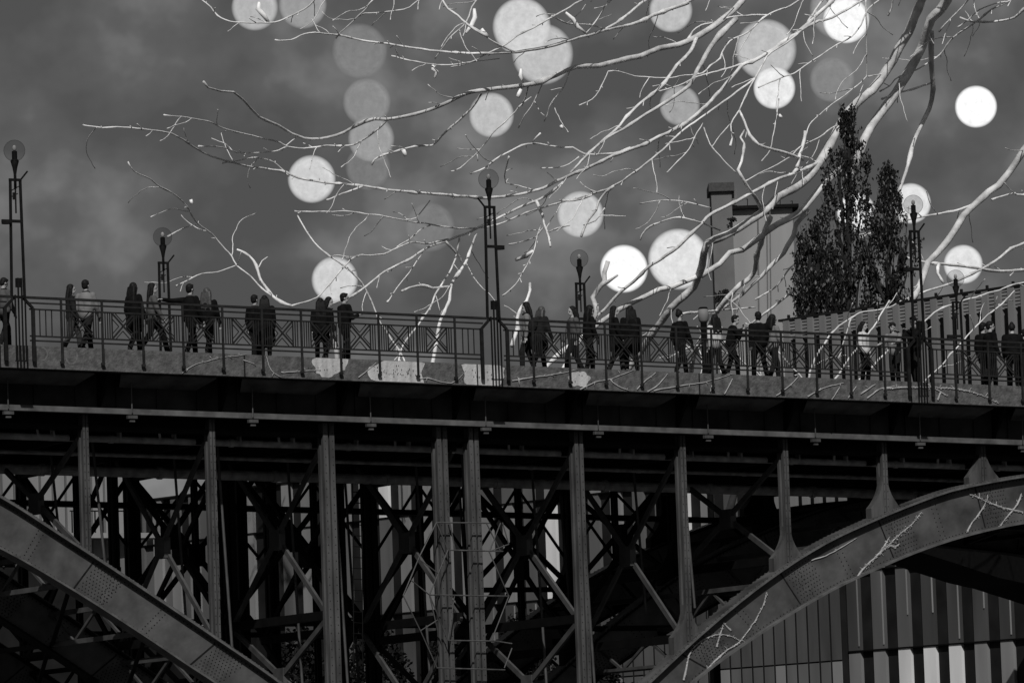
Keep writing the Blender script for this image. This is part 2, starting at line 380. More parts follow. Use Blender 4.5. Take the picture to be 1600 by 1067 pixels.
# bracing between the ribs following the arches
for (T, B, rg) in ((LT, LB, range(45, 64, 2)), (RT, RB, range(69, 106, 2))):
    for s in rg:
        zt, zb = interp(T, s), interp(B, s)
        for a, b in ((0, 1), (1, 2)):
            ya, yb = RIB[a]+.07, RIB[b]-.07; zm = (zt+zb)/2; m = MB()
            m.bar((s, ya, zt-.15), (s, yb, zt-.15), .12, .12); m.bar((s, ya, zb+.15), (s, yb, zb+.15), .12, .12)
            ym = (ya+yb)/2
            for y0, z0_, y1, z1_ in ((ya, zt-.15, (ya+ym)/2, zb+.15), ((ya+ym)/2, zb+.15, ym, zt-.15), (ym, zt-.15, (ym+yb)/2, zb+.15), ((ym+yb)/2, zb+.15, yb, zt-.15)):
                m.bar((s, y0, z0_), (s, y1, z1_), .07, .06, (1, 0, 0))
            m.build('rib_lattice', M_steel2 if a == 0 else M_deep, bridge)
            zn = interp(B, s+2)
            MB().bar((s, ya, zb+.1), (s+2, yb, zn+.1), .1, .06, (0, 0, 1)).build('lateral_brace', M_deep, bridge)
M_sp = mat('soffit_panel_grey', .12, .9, 2, .4)
# cantilever brackets and hangers under the parapet edge
for k in range(-6, 14):
    s = 65.6+k*3.3
    MB().prism([(s, D+.33, rz(s, -1.505)), (s, D+.33, rz(s, -1.72)), (s, D+.99, rz(s, -2.52)), (s, D+.99, rz(s, -1.505))], (.09, 0, 0)).build('bracket', M_deep, bridge)
    P = [(s+.35, D+.34, rz(s+.35, -1.78)), (s+2.95, D+.34, rz(s+2.95, -1.78)), (s+2.7, D+.97, rz(s+2.7, -2.02)), (s+.6, D+.97, rz(s+.6, -2.02))]
    MB().prism(P, (0, 0, .03)).build('soffit_panel', M_sp, bridge)
    s2 = s+.8
    m = MB(); m.tube([(s2, D+.70, rz(s2, -1.52)), (s2, D+.70, rz(s2, -2.66))], .016, 6); m.box(s2-.13, s2+.13, D+.66, D+.76, rz(s2, -2.80), rz(s2, -2.72)); m.box(s2-.07, s2+.07, D+.69, D+.75, rz(s2, -2.88), rz(s2, -2.84))
    m.build('hanger', M_col, bridge)
    m = MB(); x = s+1.9
    m.tube([(x, D+1.5, rz(x, -2.72)), (x, D+1.5, rz(x, -2.9)), (x+.05, D+1.6, rz(x, -3.0)), (x+.22, D+1.9, rz(x, -3.16))], .035, 8)
    m.build('drain_pipe', M_pipe, bridge)
    for q in (-.9, .6): MB().box(x+q, x+q+.05, D+1.86, D+2.04, rz(x, -3.26), rz(x, -3.0)).build('pipe_clamp', M_pipe, bridge)
    for q in (0, 1.1, 2.2): MB().box(s+q+.5, s+q+.53, D+.93, D+.998, rz(s+q, -2.54), rz(s+q, -1.6)).build('web_stiffener', M_web, bridge)
for q in (0, 1, 2):
    MB().box(PIER-2.6, PIER+2.9, RIB[q]-1.0, RIB[q]+1.0, 0, 1.6).build('pier_footing', M_conc, bridge)
# pale patches of bare plaster on the parapet edge
def blob(cx, cy, rx, ry, Y, m, name, n=34, seed=0):
    pts = []
    for k in range(n):
        a = 2*pi*k/n; q = 1+.35*MN.noise(V((cos(a)*1.7+seed, sin(a)*1.7, seed*3)))+.16*MN.noise(V((cos(a)*6, sin(a)*6, seed)))
        y = cy+ry*q*sin(a); x = cx+rx*q*cos(a); pts.append((x, y))
    P = []
    for x, y in pts:
        p = at(x, y, Y); p.z = max(rz(p.x, -1.72), min(rz(p.x, -1.2), p.z)); P.append((p.x, Y, p.z))
    return MB().prism(P, (0, -.006, 0)).build(name, m, bridge)
for q in ((622, 580, 40, 30), (752, 582, 34, 34), (516, 566, 26, 22), (905, 592, 16, 12)):
    blob(*q, D+.018, M_patch, 'plaster_patch', seed=q[0]*.01)
M_mark = mat('faint_spray_mark', .115, .9, 8, .4); M_pit = mat('pitted_hollow', .02, .9)
def mark(cx, cy, rx, ry, a0, a1, w):                      # faint sprayed strokes on the parapet edge
    m = MB(); n = 18; Y = D+.016; P = []
    for k in range(n+1):
        a = a0+(a1-a0)*k/n
        for q in (1, 1-w): p = at(cx+rx*q*cos(a), cy+ry*q*sin(a), Y); P.append(p)
    m.add(P, [(2*k, 2*k+1, 2*k+3, 2*k+2) for k in range(n)]); m.build('spray_mark', M_mark, bridge)
mark(112, 557, 10, 13, 0, 2*pi, .24); mark(66, 553, 9, 11, -1.5, 1.6, .22)
for k in range(70):
    x = random.choice((516, 610, 622, 635, 752, 905))+random.gauss(0, 15); y = 560+.036*x+random.gauss(0, 6); p = at(x, y, D+.0105); h_ = random.uniform(.01, .05)
    p.z = max(rz(p.x, -1.68), min(rz(p.x, -1.25), p.z))
    MB().add([(p.x-.012, p.y, p.z), (p.x, p.y, p.z+h_), (p.x+.014, p.y, p.z+.01), (p.x+.004, p.y, p.z-h_)], [(0, 3, 2, 1)]).build('pit', M_pit, bridge)
# ------------------------------------------------------------ railings
LAMPS = [53.2, 66.3, 79.18, 92.1]
def posts_between(a, b):
    n = 10; s0, s1 = a+1.12, b-1.13
    return [s0+(s1-s0)*k/n for k in range(n+1)]
def rail_run(a, b, label):
    root = empty('bridge_railing', ((a+b)/2, D, rz((a+b)/2, -1.19)), label, 'railing', 'railing sections between the lamp posts')
    PS = [a+.33] + posts_between(a, b) + [b-.33]
    Y = D-.02
    for h, t in ((0, .055), (-.14, .035), (-.29, .035), (-.94, .035), (-1.05, .035)):
        m = MB(); m.bar((a+.05 if h == 0 else a+.33, Y, rz(a, h-.02)), (b-.05 if h == 0 else b-.33, Y, rz(b, h-.02)), .075 if h == 0 else .04, t, (0, 1, 0)) if False else m
        s0, s1 = (a+.05, b-.05) if h == 0 else (a+.3, b-.3)
        w = .05 if h == 0 else .025
        m.add([(s0,Y-w,rz(s0,h-t)),(s0,Y+w,rz(s0,h-t)),(s0,Y+w,rz(s0,h)),(s0,Y-w,rz(s0,h)),(s1,Y-w,rz(s1,h-t)),(s1,Y+w,rz(s1,h-t)),(s1,Y+w,rz(s1,h)),(s1,Y-w,rz(s1,h))],
              [(0,1,2,3),(7,6,5,4),(0,4,5,1),(1,5,6,2),(2,6,7,3),(3,7,4,0)])
        m.build('hand_rail' if h == 0 else 'rail', M_rail, root)
    for s in PS[1:-1]:
        m = MB().box(s-.028, s+.028, Y-.055, Y-.026, rz(s, -1.57), rz(s, -.056)); m.box(s-.045, s+.045, Y-.06, Y+.0, rz(s, -1.6), rz(s, -1.54)); m.build('post', M_rail, root)
    for e, sg in ((a, 1), (b, -1)):
        x0, x1 = e+sg*.07, e+sg*.37
        m = MB(); m.bar((x0, Y-.05, rz(e, -.0)), (x1, Y-.05, rz(e, -.3)), .06, .06); m.box(x1-.045, x1+.06-.02, Y-.085, Y-.027, rz(x1, -1.58), rz(x1, -.29)); m.build('braced_post', M_post, root)
    for i in range(len(PS)-1):
        s0, s1 = PS[i], PS[i+1]; w = s1-s0; m = MB(); full = w > .9
        zt, zb = -.325, -.94
        def vb(s, t=.022): m.box(s-t/2, s+t/2, Y-.012, Y+.012, rz(s, zb), rz(s, zt))
        if not full:
            for k in (.3, .5, .7): vb(s0+w*k)
        else:
            for k in (.09, .15, .205, .86, .92): vb(s0+w*k)
            a_, b_ = s0+w*.26, s0+w*.80; vb(a_, .03); vb(b_, .03)
            cx = (a_+b_)/2; cz = (zt+zb)/2; hw = (b_-a_)/2; hh = (zt-zb)/2
            def bb(u0, v0, u1, v1, t=.028, yy=0): m.bar((cx+u0*hw, Y+yy, rz(cx, cz+v0*hh)), (cx+u1*hw, Y+yy, rz(cx, cz+v1*hh)), t, .02)
            bb(-1, -1, 1, 1, .042); bb(-1, 1, 1, -1, .042, -.021)
            q = .36
            for sg in (-1, 1):
                bb(0, sg*q, 1-q, sg*1, .02, .021); bb(0, sg*q, -(1-q), sg*1, .02, .021)
                bb(sg*q, 0, sg*1, 1-q, .02, .021); bb(sg*q, 0, sg*1, -(1-q), .02, .021)
        m.build('infill_panel', M_rail, root)
rail_run(40.1, 53.2, 'railing left of the leftmost tall lamp post, its end just inside the left frame edge')
rail_run(53.2, 66.3, 'black steel railing with X panels between the leftmost and the middle tall lamp posts')
rail_run(66.3, 79.18, 'black steel railing with X panels between the middle and the right tall lamp posts')
rail_run(79.18, 92.1, 'black steel railing right of the rightmost tall lamp post')
# ------------------------------------------------------------ lamp posts
def lamp(s, Y, label, front=True, flip=1):
    root = empty('street_lamp', (s, Y, rz(s, -1.57 if front else -1.24)), label, 'street lamp', 'globe lamps along the bridge')
    z = lambda h: rz(s, h); zb = -1.57 if front else -1.235
    for sg in (-1, 1):
        m = MB(); m.bar((s+sg*.17, Y, z(zb if not front else -.02)), (s+sg*.13, Y, z(2.8)), .055, .055); m.build('leg', M_lampm, root)
    m = MB(); m.box(s-.16, s+.16, Y-.03, Y+.03, z(2.78), z(2.84)); m.bar((s+flip*.13, Y, z(2.80)), (s+flip*.33, Y, z(3.03)), .035, .035); m.build('top_bar', M_lampm, root)
    m = MB(); m.box(s-.38 if flip > 0 else s-.16, s+.16 if flip > 0 else s+.38, Y-.03, Y+.03, z(1.77), z(1.84)); m.tube([(s-flip*.26, Y, z(1.735)), (s-flip*.26, Y, z(1.769))], .12, 12); m.build('side_arm', M_lampm, root)
    m = MB(); m.tube([(s, Y, z(2.0)), (s, Y, z(2.75))], .022, 8); m.bar((s-.1, Y, z(2.55)), (s+.1, Y, z(2.66)), .022, .022); m.bar((s-.1, Y, z(2.4)), (s+.06, Y, z(2.48)), .022, .022); m.tube([(s-.05, Y, z(2.33)), (s-.05, Y, z(2.5))], .03, 8); m.build('wiring_rod', M_lampm, root)
    m = MB(); m.tube([(s, Y, z(2.6)), (s, Y, z(2.95)), (s, Y, z(3.1)), (s, Y, z(3.26)), (s, Y, z(3.30))], [.035, .035, .06, .105, .09], 14); m.build('lamp_neck', M_lampm, root, smooth=True)
    gl = MB().ell((s, Y, z(3.52)), (.262, .262, .262), 32, 20).build('globe', M_globe, root, smooth=True)
    sub(MB().tube([(s, Y, z(3.305)), (s, Y, z(3.50)), (s, Y, z(3.51))], [.065, .065, .05], 12), 'bulb_holder', M_lampm, gl, root)
    sub(MB().ell((s, Y, z(3.58)), (.05, .05, .075), 12, 8), 'bulb', M_pipe, gl, root)
    if front:
        for o in (-.13, -.045, .045, .13):
            t_ = .42 if abs(o) < .1 else 0
            m = MB().box(s+o-.016, s+o+.016, Y-.13, Y-.095, z(zb), z(t_)); m.build('base_bar', M_lampm, root)
        m = MB(); m.box(s-.16, s+.16, Y-.14, Y-.09, z(zb-.03), z(zb)); m.box(s-.16, s+.16, Y-.09, Y-.001, z(-.06), z(-.01)); m.box(s-.07, s+.07, Y-.09, Y-.002, z(.20), z(.42)); m.build('base_clamp', M_lampm, root)
    else:
        MB().box(s-.2, s+.2, Y-.1, Y+.1, z(-1.238), z(-1.1)).build('base_block', M_lampm, root)
        m = MB(); m.bar((s-.15, Y, z(-1.1)), (s+.13, Y, z(-.3)), .03, .03); m.build('brace', M_lampm, root)
lamp(53.2, D-.05, 'tall globe lamp post at the left edge of the photo, on the near railing')
lamp(66.3, D-.05, 'tall globe lamp post on the near railing in the middle, beside the empty railing stretch', flip=-1)
lamp(79.18, D-.05, 'tall globe lamp post on the near railing in front of the poplars at right')
lamp(92.1, D-.05, 'tall globe lamp post on the near railing beyond the right frame edge')
for (x, y), l, f_ in zip(((254, 369), (905, 405), (1493, 436)), ('shorter-looking globe lamp on the far side, held by a person with an outstretched arm', 'globe lamp on the far side behind two long-haired walkers at centre right', 'globe lamp on the far side at right, in front of the finned office building'), (1, 1, 1)):
    p = at(x, y, D+13.42); lamp(p.x, D+13.42, l, False, f_)
# ------------------------------------------------------------ out-of-focus highlights, added as glowing spheres in the sky
GL = [(398,12,32,.60,'at the top left, the left one of a touching pair'),(473,8,33,.50,'at the top left, the right one of a touching pair'),
 (573,160,33,.27,'dim, directly above the paler sphere crossed by two branches left of centre'),(580,217,32,.5,'crossed by two branches, left of centre'),
 (487,280,33,.72,'left, with a single branch crossing its middle'),(768,180,31,.62,'above the middle lamp post'),
 (815,42,40,.70,'at the top centre, upper left of an overlapping pair'),(848,85,42,.62,'at the top centre, lower right of an overlapping pair'),
 (1048,17,30,.62,'at the top edge, right of centre, crossed by one branch'),(1197,78,42,.66,'largest at the upper right, crossed by many branches'),
 (1210,138,29,.84,'touching the lower edge of the large upper right sphere'),(1314,14,43,.44,'wide and dim, cut by the top edge above the poplars'),
 (1322,32,32,.92,'small and very bright inside the wide dim sphere at the top edge'),(1062,165,28,.52,'behind a thick grey bough right of centre'),
 (1300,125,31,.26,'faint, above the tallest poplar'),(1525,167,29,.97,'alone in open sky at the far right'),
 (1423,318,28,.82,'behind the right tall lamp'),(907,335,32,.68,'above the far lamp at centre right'),
 (523,437,32,.74,'low behind the smiling couple at the railing'),(975,420,33,.95,'low, just right of the far lamp at centre right'),
 (1060,405,42,.80,'largest of the low ones, left of the chimney building'),(1505,413,27,.80,'just above the far lamp at right'),
 (1338,332,27,.85,'glowing through the tallest poplar'),(575,262,31,.17,'faint, below the sphere crossed by two branches'),
 (672,355,34,.16,'faint, left of the middle lamp post'),(562,80,38,.19,'faint and blurred near the top left of centre')]
lv = {}
for x, y, r, b, w in GL:
    k = round(b*25)/25
    if k not in lv: lv[k] = emis('glow_%d' % round(k*100), .12+1.05*k*k if k > .3 else .19+1.2*k*k, min(.94, .44+k*.52))
    p = at(x, y, {1322: 209, 1210: 210, 575: 221, 672: 219, 848: 218}.get(x, 215)); R_ = r/ppm(p)*1.15
    o = MB().ell(p, (R_,)*3, 48, 32).build('bokeh_sphere', lv[k], smooth=True, origin=p)
    tag(o, 'soft bokeh sphere '+w, 'bokeh highlight', 'bokeh highlights added as spheres in the sky')
# ------------------------------------------------------------ bare tree
def cr_pts(P, step):
    out = []
    for i in range(len(P)-1):
        a = P[max(i-1, 0)]; b = P[i]; c = P[i+1]; d = P[min(i+2, len(P)-1)]
        n = max(1, int(((c[0]-b[0])**2+(c[1]-b[1])**2)**.5/step))
        for k in range(n):
            t = k/n; out.append(tuple(.5*((2*b[j])+(-a[j]+c[j])*t+(2*a[j]-5*b[j]+4*c[j]-d[j])*t*t+(-a[j]+3*b[j]-3*c[j]+d[j])*t**3) for j in (0, 1)))
    out.append(P[-1]); return out
def dep(x, y, Y0, amp): return Y0 + amp*sin(x*.006+1)*cos(y*.008+.5) + amp*.5*sin(x*.013+y*.01)
def branch_mesh(P, r0, r1, Y0=190, amp=5, spurs=1., sd=0, wig=.5):
    rnd = random.Random(sd*77+int(P[0][0])+3*int(P[-1][1])); pts = cr_pts(P, 7 if r0 < 4 else 12); n = len(pts); m = MB(); W3 = []; rs = []
    for i, (x, y) in enumerate(pts):
        t = i/(n-1); r = r0+(r1-r0)*t; w = wig*(1+min(r, 3)*.25)/(1 if r < 4 else 2.2); e = 0 if i in (0, n-1) else 1
        x += MN.noise(V((x*.05, y*.05, sd)))*w*e*1.6; y += MN.noise(V((x*.05, y*.05, sd+9)))*w*e*1.6
        jj = .35*wig*e*(1 if r0 < 4 else .4); x += rnd.uniform(-jj, jj); y += rnd.uniform(-jj, jj)
        p = at(x, y, dep(x, y, Y0, amp)); W3.append(p); r *= 1+.16*MN.noise(V((x*.09, y*.09, 4.)))
        if rnd.random() < .10 and r < 4: r *= 1.45
        rs.append(max(r, .55)/ppm(p))
    rs[-1] *= 1.5 if r1 < 1.5 else 1
    m.tube(W3, rs, 10 if r0 > 4 else 6)
    i = 3
    while i < n-2 and spurs > 0:                       # little buds and side twigs
        if rnd.random() < .42*spurs:
            x, y = pts[i]; dx, dy = pts[i+1][0]-x, pts[i+1][1]-y; l = (dx*dx+dy*dy)**.5+1e-6; dx /= l; dy /= l
            sg = rnd.choice((-1, 1)); a = rnd.uniform(.5, 1.1)*sg; ex, ey = dx*cos(a)-dy*sin(a), dx*sin(a)+dy*cos(a)
            ln = rnd.choice((4, 5, 7, 9, 14, 22, 34, 48, 70)) * (.7+.6*rnd.random()); q = []; qx, qy = x, y; k = max(2, int(ln/6)); Yp = dep(x, y, Y0, amp)
            dd = rnd.uniform(-.5, .5)
            for j in range(k+1):
                p = at(qx, qy, Yp+dd*j); q.append(p); qx += ex*ln/k; qy += ey*ln/k; b2 = rnd.uniform(-.3, .3); ex, ey = ex*cos(b2)-ey*sin(b2), ex*sin(b2)+ey*cos(b2)
            u = 1/ppm(q[0]); m.tube(q, [max(.85-.4*j/k, .42)*u for j in range(k)]+[.8*u], 5)
        i += rnd.choice((1, 2, 2, 3))
    return m
tree = empty('bare_tree', (232, 190, 0), 'huge leafless tree whose pale boughs reach down across the sky from the upper right', 'tree')
tree.location = V((at(1900, 500, 190).x, 190, 0))
def tp(x, y): return at(x, y, dep(x, y, 190, 5))
tb = tree.location
trunk = MB().tube([tb, tb+V((.3, 0, 6)), tb+V((-.2, .5, 14)), tp(1880, 500), tp(1860, 300), tp(1820, 60), tp(1760, -120)], [1.1, .85, .75, .62, .55, .42, .3], 14).build('trunk', M_bark, tree, smooth=True)
BR = [ # (outline from the thick end, r thick, r thin)
 ([(1760,-120),(1600,-110),(1400,-100),(1230,-60),(1165,-20),(1161,0),(1150,13),(1130,30),(1110,45),(1085,60),(1060,70),(1030,76),(1000,88),(980,92),(935,103),(900,105),(870,117),(830,132),(765,140),(725,147),(700,160),(650,178),(605,187),(585,186),(570,190),(550,201),(525,212),(500,217),(475,216),(455,209),(435,196),(415,188),(405,183),(392,170),(380,156),(365,144),(345,143),(325,137),(318,128)], 9, 1.6),
 ([(605,187),(590,203),(565,220),(545,228),(510,228),(475,232),(450,230),(435,222),(400,214),(350,201),(325,190),(300,185),(275,182),(256,180)], 1.8, 1),
 ([(1500,-100),(1340,-30),(1300,2),(1280,20),(1262,38),(1240,55),(1200,83),(1175,97),(1160,102),(1140,125),(1120,148),(1090,178),(1060,199),(1030,214),(1000,228),(960,243),(920,262),(880,279),(850,293),(820,302),(780,308),(750,309),(700,305),(650,301),(600,296),(560,290),(500,284),(460,276),(440,268),(400,262),(358,253),(325,242),(300,228),(280,215),(258,207),(193,199),(160,200),(130,196)], 4, 1.2),
 ([(1105,48),(1092,55),(1078,82),(1057,103),(1045,120),(1025,143),(1000,162),(980,182),(962,203),(935,226),(915,245),(890,272)], 3.6, 2),
 ([(1150,30),(1125,55),(1110,75),(1090,110),(1075,135),(1040,160),(1010,178),(985,195),(950,215),(938,225)], 5, 1.6),
 ([(1380,-90),(1250,0),(1220,15),(1198,25),(1175,45),(1160,55),(1140,65),(1128,82),(1125,92),(1110,103),(1098,115),(1070,118),(1040,122),(1000,120),(985,117),(960,111),(950,112)], 1.8, 1),
 ([(1198,24),(1175,24),(1140,28),(1110,37),(1095,40),(1082,50),(1075,62)], 1.8, 1.3),
 ([(1175,97),(1155,102),(1128,110),(1100,117),(1090,120),(1060,134),(1030,143)], 2, 1),
 ([(1380,-60),(1300,-15),(1250,50),(1205,82),(1195,95),(1180,122),(1165,150),(1155,172),(1142,195),(1144,215),(1141,228)], 2.2, 1.2),
 ([(1180,122),(1130,160),(1075,198),(1060,210),(1035,235),(1000,263),(960,290),(920,305),(870,318),(830,330),(790,346),(760,355),(725,357),(700,355),(670,350),(640,346),(600,338),(570,334),(540,330),(520,331),(460,330)], 2, 1),
 ([(880,285),(870,294),(850,308),(835,315),(810,325),(785,337),(775,343),(755,352),(735,362),(715,370),(695,378),(680,382),(660,392),(640,405),(600,425),(575,445),(550,462),(510,478)], 2.2, 1.7),
 ([(700,374),(665,381),(645,378),(620,388),(600,397),(580,399),(555,401),(530,425),(510,450),(495,465),(475,472),(455,478)], 1.5, 1.5),
 ([(695,376),(708,390),(718,402),(722,412)], 2.6, 2), ([(745,365),(735,390),(728,410),(720,422),(705,445),(702,470),(692,490),(686,510),(680,545)], 2, 4.5),
 ([(702,448),(690,449),(675,450),(660,446),(640,450),(628,455)], 2.6, 1.6),
 ([(838,313),(843,325),(848,338),(850,350),(855,362),(858,372),(860,385)], 3, 1.5),
 ([(960,290),(947,300),(935,315),(932,328),(920,343),(915,352),(908,370)], 2.2, 1.6),
 ([(925,305),(905,312),(890,314),(875,313)], 1.6, 1.5),
 ([(1098,193),(1085,215),(1077,233),(1055,256),(1042,270)], 1, .9),
 ([(1155,172),(1163,190),(1167,200),(1172,212),(1185,226),(1195,231),(1220,237),(1245,246),(1255,250)], 2, 3),
 ([(1163,204),(1157,215),(1163,225),(1161,240),(1158,253),(1153,265),(1158,275),(1165,287),(1172,297),(1180,308),(1187,320),(1192,332)], 1.6, 4),
 ([(1310,238),(1285,250),(1270,258),(1245,270),(1215,280),(1190,293),(1160,310),(1140,320),(1110,335),(1100,345),(1080,365),(1065,380),(1050,393),(1020,412),(1008,422),(990,440),(970,455),(950,478),(935,493),(920,512),(905,535)], 3, 2.6),
 ([(1560,-110),(1470,-60),(1440,0),(1420,50),(1405,75),(1395,95),(1385,110),(1375,125),(1362,142),(1340,160),(1325,175),(1310,200),(1295,230),(1280,255),(1260,280),(1240,295),(1215,308),(1200,325),(1180,340),(1140,365),(1105,380),(1100,395),(1097,415),(1092,430),(1085,448),(1070,462),(1050,480),(1035,500),(1020,520),(1000,550)], 9.5, 5.5),
 ([(1600,-100),(1500,-30),(1480,0),(1470,15),(1455,30),(1448,50),(1440,75),(1430,95),(1415,120),(1400,145),(1385,165),(1370,185),(1360,200),(1350,220),(1345,235),(1330,270),(1318,300)], 10, 7),
 ([(1455,50),(1455,100),(1458,140),(1452,170),(1443,190),(1430,215),(1422,245),(1415,270),(1408,290),(1400,318)], 5.5, 2.6),
 ([(1640,-30),(1575,3),(1550,15),(1520,38),(1485,63),(1470,85),(1440,105),(1415,115),(1398,125),(1390,135),(1375,143)], 1.8, 1.2),
 ([(1575,3),(1560,5),(1530,15),(1515,30),(1497,43)], 1.2, 1),
 ([(1860,60),(1700,140),(1630,200),(1600,235),(1590,250),(1575,272),(1560,290),(1545,300),(1525,318),(1505,337),(1495,355),(1485,370),(1478,380),(1465,395),(1450,410),(1443,430),(1438,445),(1430,460),(1420,475),(1412,500),(1400,530)], 8, 4.8),
 ([(1520,320),(1490,330),(1450,337),(1425,342),(1410,346),(1370,360),(1345,372)], 2.2, 1.5),
 ([(1700,290),(1600,305),(1585,302),(1565,307),(1550,312)], 3, 1.5),
 ([(1680,350),(1600,380),(1580,388),(1560,405),(1535,420),(1510,432),(1480,445),(1445,456),(1420,466),(1400,475),(1370,482)], 3, 1.6),
 ([(1700,430),(1600,422),(1580,424),(1550,423),(1520,418),(1485,414),(1460,412),(1435,407),(1405,400)], 3.6, 2),
 ([(1467,413),(1465,428),(1475,443)], 2.4, 2.4),
 ([(1480,-60),(1375,0),(1352,22),(1345,40),(1330,58),(1300,75),(1270,95),(1240,115),(1225,120),(1185,137)], 1.6, 1.1),
 ([(1400,-30),(1300,28),(1280,33),(1262,42),(1240,55)], 2.2, 2),
 ([(600,-60),(510,-25),(490,2),(475,15),(450,27),(430,35),(400,36),(360,34),(340,25),(330,12),(315,0),(300,-12)], 1.6, 1.2),
 ([(1250,-60),(1090,-5),(1075,5),(1045,16),(1020,24),(990,38),(945,47),(930,53),(890,63),(850,75),(800,82),(760,84),(720,83),(680,80),(640,74),(600,68),(560,62),(530,55),(500,52),(475,53),(455,63),(430,63)], 4, 1.1),
 ([(800,-60),(745,0),(735,18),(728,36),(700,63),(680,92)], 1.8, 1.1), ([(728,37),(750,50),(770,65),(805,82)], 1.5, 1.3),
 ([(680,-20),(700,14),(715,25),(728,37),(745,48),(762,58)], 2, 2.2),
 ([(1000,-40),(910,0),(890,12),(862,27),(840,40),(810,55),(790,70),(755,87),(735,98),(705,105)], 1.8, 1.2),
 ([(862,25),(885,37),(920,39),(945,46)], 1.3, 1.2), ([(1080,-50),(1010,0),(990,15),(970,32),(945,46)], 3.4, 2),
 ([(1020,-50),(955,0),(940,20),(928,37),(915,52)], 2, 1.4),
 ([(720,-40),(655,0),(640,12),(620,17),(590,20),(570,22),(560,26)], 1.5, 1), ([(640,-40),(583,0),(575,12),(560,25),(545,40),(532,50),(525,60)], 1.4, 1),
 ([(752,147),(740,165),(725,182),(705,198),(690,213),(675,227),(650,228),(625,235),(600,242),(585,250),(580,258)], 2, 1.6),
 ([(830,152),(815,163),(800,180),(775,203),(760,222),(740,245),(720,262),(705,268)], 1.1, .9),
 ([(847,132),(835,158),(820,180),(810,200)], 1, .9), ([(890,112),(880,138),(862,160),(855,180),(850,190)], 1, .9), ([(950,112),(940,135),(925,155),(905,165)], .9, .8), ([(825,135),(820,155),(815,165)], 1.2, 1.4),
 ([(985,231),(960,240),(940,241),(913,241),(895,230),(882,231),(860,228),(832,224),(815,228),(795,238),(775,248),(757,263),(735,271)], 2, 1.4), ([(832,222),(838,214),(845,208)], 1.2, 1.7),
 ([(905,245),(890,257),(870,262),(845,263)], 1.4, 1), ([(835,298),(810,290),(790,286),(788,275),(795,245)], 1.1, 1.3),
 ([(1330,190),(1300,200),(1280,215),(1250,230),(1235,245),(1215,257),(1185,272),(1165,283)], 1.4, 1),
 ([(455,478),(425,462),(410,452),(392,432),(370,415),(362,400),(352,390),(332,367),(310,350),(300,337),(293,324),(280,310),(268,301),(250,292),(235,280),(210,268),(200,253)], 1.5, 1),
 ([(310,350),(290,355),(262,370)], 1, 1.2), ([(368,415),(340,425),(315,428),(295,437),(275,447)], 1.2, 1.2),
 ([(455,478),(440,472),(425,462),(415,448),(408,440),(404,425),(400,415),(390,400),(370,390)], 3, 2),
 ([(404,418),(410,408),(418,402)], 1, 1), ([(463,215),(450,225),(435,235),(400,239),(370,238),(350,231),(330,229),(310,229)], 1.1, 1),
 ([(452,276),(430,255),(410,248),(395,247),(375,250),(348,255)], 1.2, 1.2), ([(568,291),(535,303),(510,313)], 2, 1.4), ([(672,313),(650,340),(635,343)], 1, 1),
 ([(925,520),(930,495),(932,480),(927,465),(935,450),(945,440),(945,425),(950,408)], 5, 4), ([(935,450),(950,440),(965,430)], 3, 2),
 ([(1095,430),(1070,440),(1050,448),(1030,452),(1010,462),(990,472),(970,482),(950,495),(930,510),(905,530)], 4.9, 3),
 ([(800,540),(808,515),(808,500),(815,480),(822,470),(829,455),(828,443)], 4, 2.6),
 ([(1262,330),(1245,350),(1240,370),(1230,385),(1225,395),(1205,415),(1190,432),(1175,445),(1160,460),(1145,470),(1130,482)], 5, 2.4),
 ([(1318,262),(1290,285),(1265,315),(1245,335),(1215,350),(1185,372),(1160,390),(1140,395),(1125,412),(1105,425),(1095,432)], 6.5, 4.5),
 ([(1205,338),(1195,360),(1188,380),(1182,400),(1180,420),(1170,435),(1150,450),(1130,475),(1118,490),(1105,515)], 4, 5),
 ([(1260,400),(1250,408),(1235,418),(1225,432),(1210,450),(1190,462),(1180,468)], 1.6, 1.3), ([(1262,435),(1245,450),(1220,470),(1195,490),(1175,505)], 2.4, 2),
 ([(1180,480),(1150,483),(1110,486),(1067,490)], 1.3, 2),
 ([(1353,0),(1354,60),(1354,120),(1345,130),(1325,145),(1300,163),(1280,180),(1265,195),(1258,215)], 1.1, 1), ([(1383,115),(1357,120)], 1.2, 1.2), ([(1455,130),(1425,140),(1400,147),(1378,155)], 1.8, 1.6),
 ([(1540,-30),(1512,0),(1500,15),(1490,25),(1475,40),(1467,50)], 1.5, 1), ([(1640,-10),(1600,15),(1585,28),(1560,33),(1530,35),(1510,32),(1500,28)], 2.2, 1.8), ([(1400,-20),(1395,0),(1393,12),(1387,25)], 1.6, 1.6),
 ([(780,92),(740,97),(715,100),(690,102),(650,97),(612,88)], 1, 1.2), ([(1110,325),(1075,316),(1040,313),(1000,318)], 1, .9), ([(1125,360),(1100,350),(1062,340),(1030,348),(1010,358),(1000,375)], 1.4, 1.2),
 ([(1150,270),(1130,250),(1110,225),(1100,200)], 1, 1), ([(1140,195),(1125,212),(1112,230)], 1, .9), ([(1217,155),(1213,185),(1207,215),(1203,235),(1190,252)], .9, .9),
 ([(860,385),(850,355),(838,370),(815,378),(795,382)], 1, 1), ([(845,350),(838,375),(833,395),(820,420),(805,445),(785,462)], 1, .9), ([(833,392),(822,400),(806,406)], 2.6, 3.2),
 ([(1245,262),(1250,240),(1256,222),(1258,205)], 4, 3), ([(1248,262),(1240,270)], 4, 3),
 ([(718,372),(714,395),(705,420),(693,440),(680,460),(672,480),(655,505)], 1.7, 1.8), ([(660,395),(650,410),(640,425),(620,450),(605,472)], 1, .9),
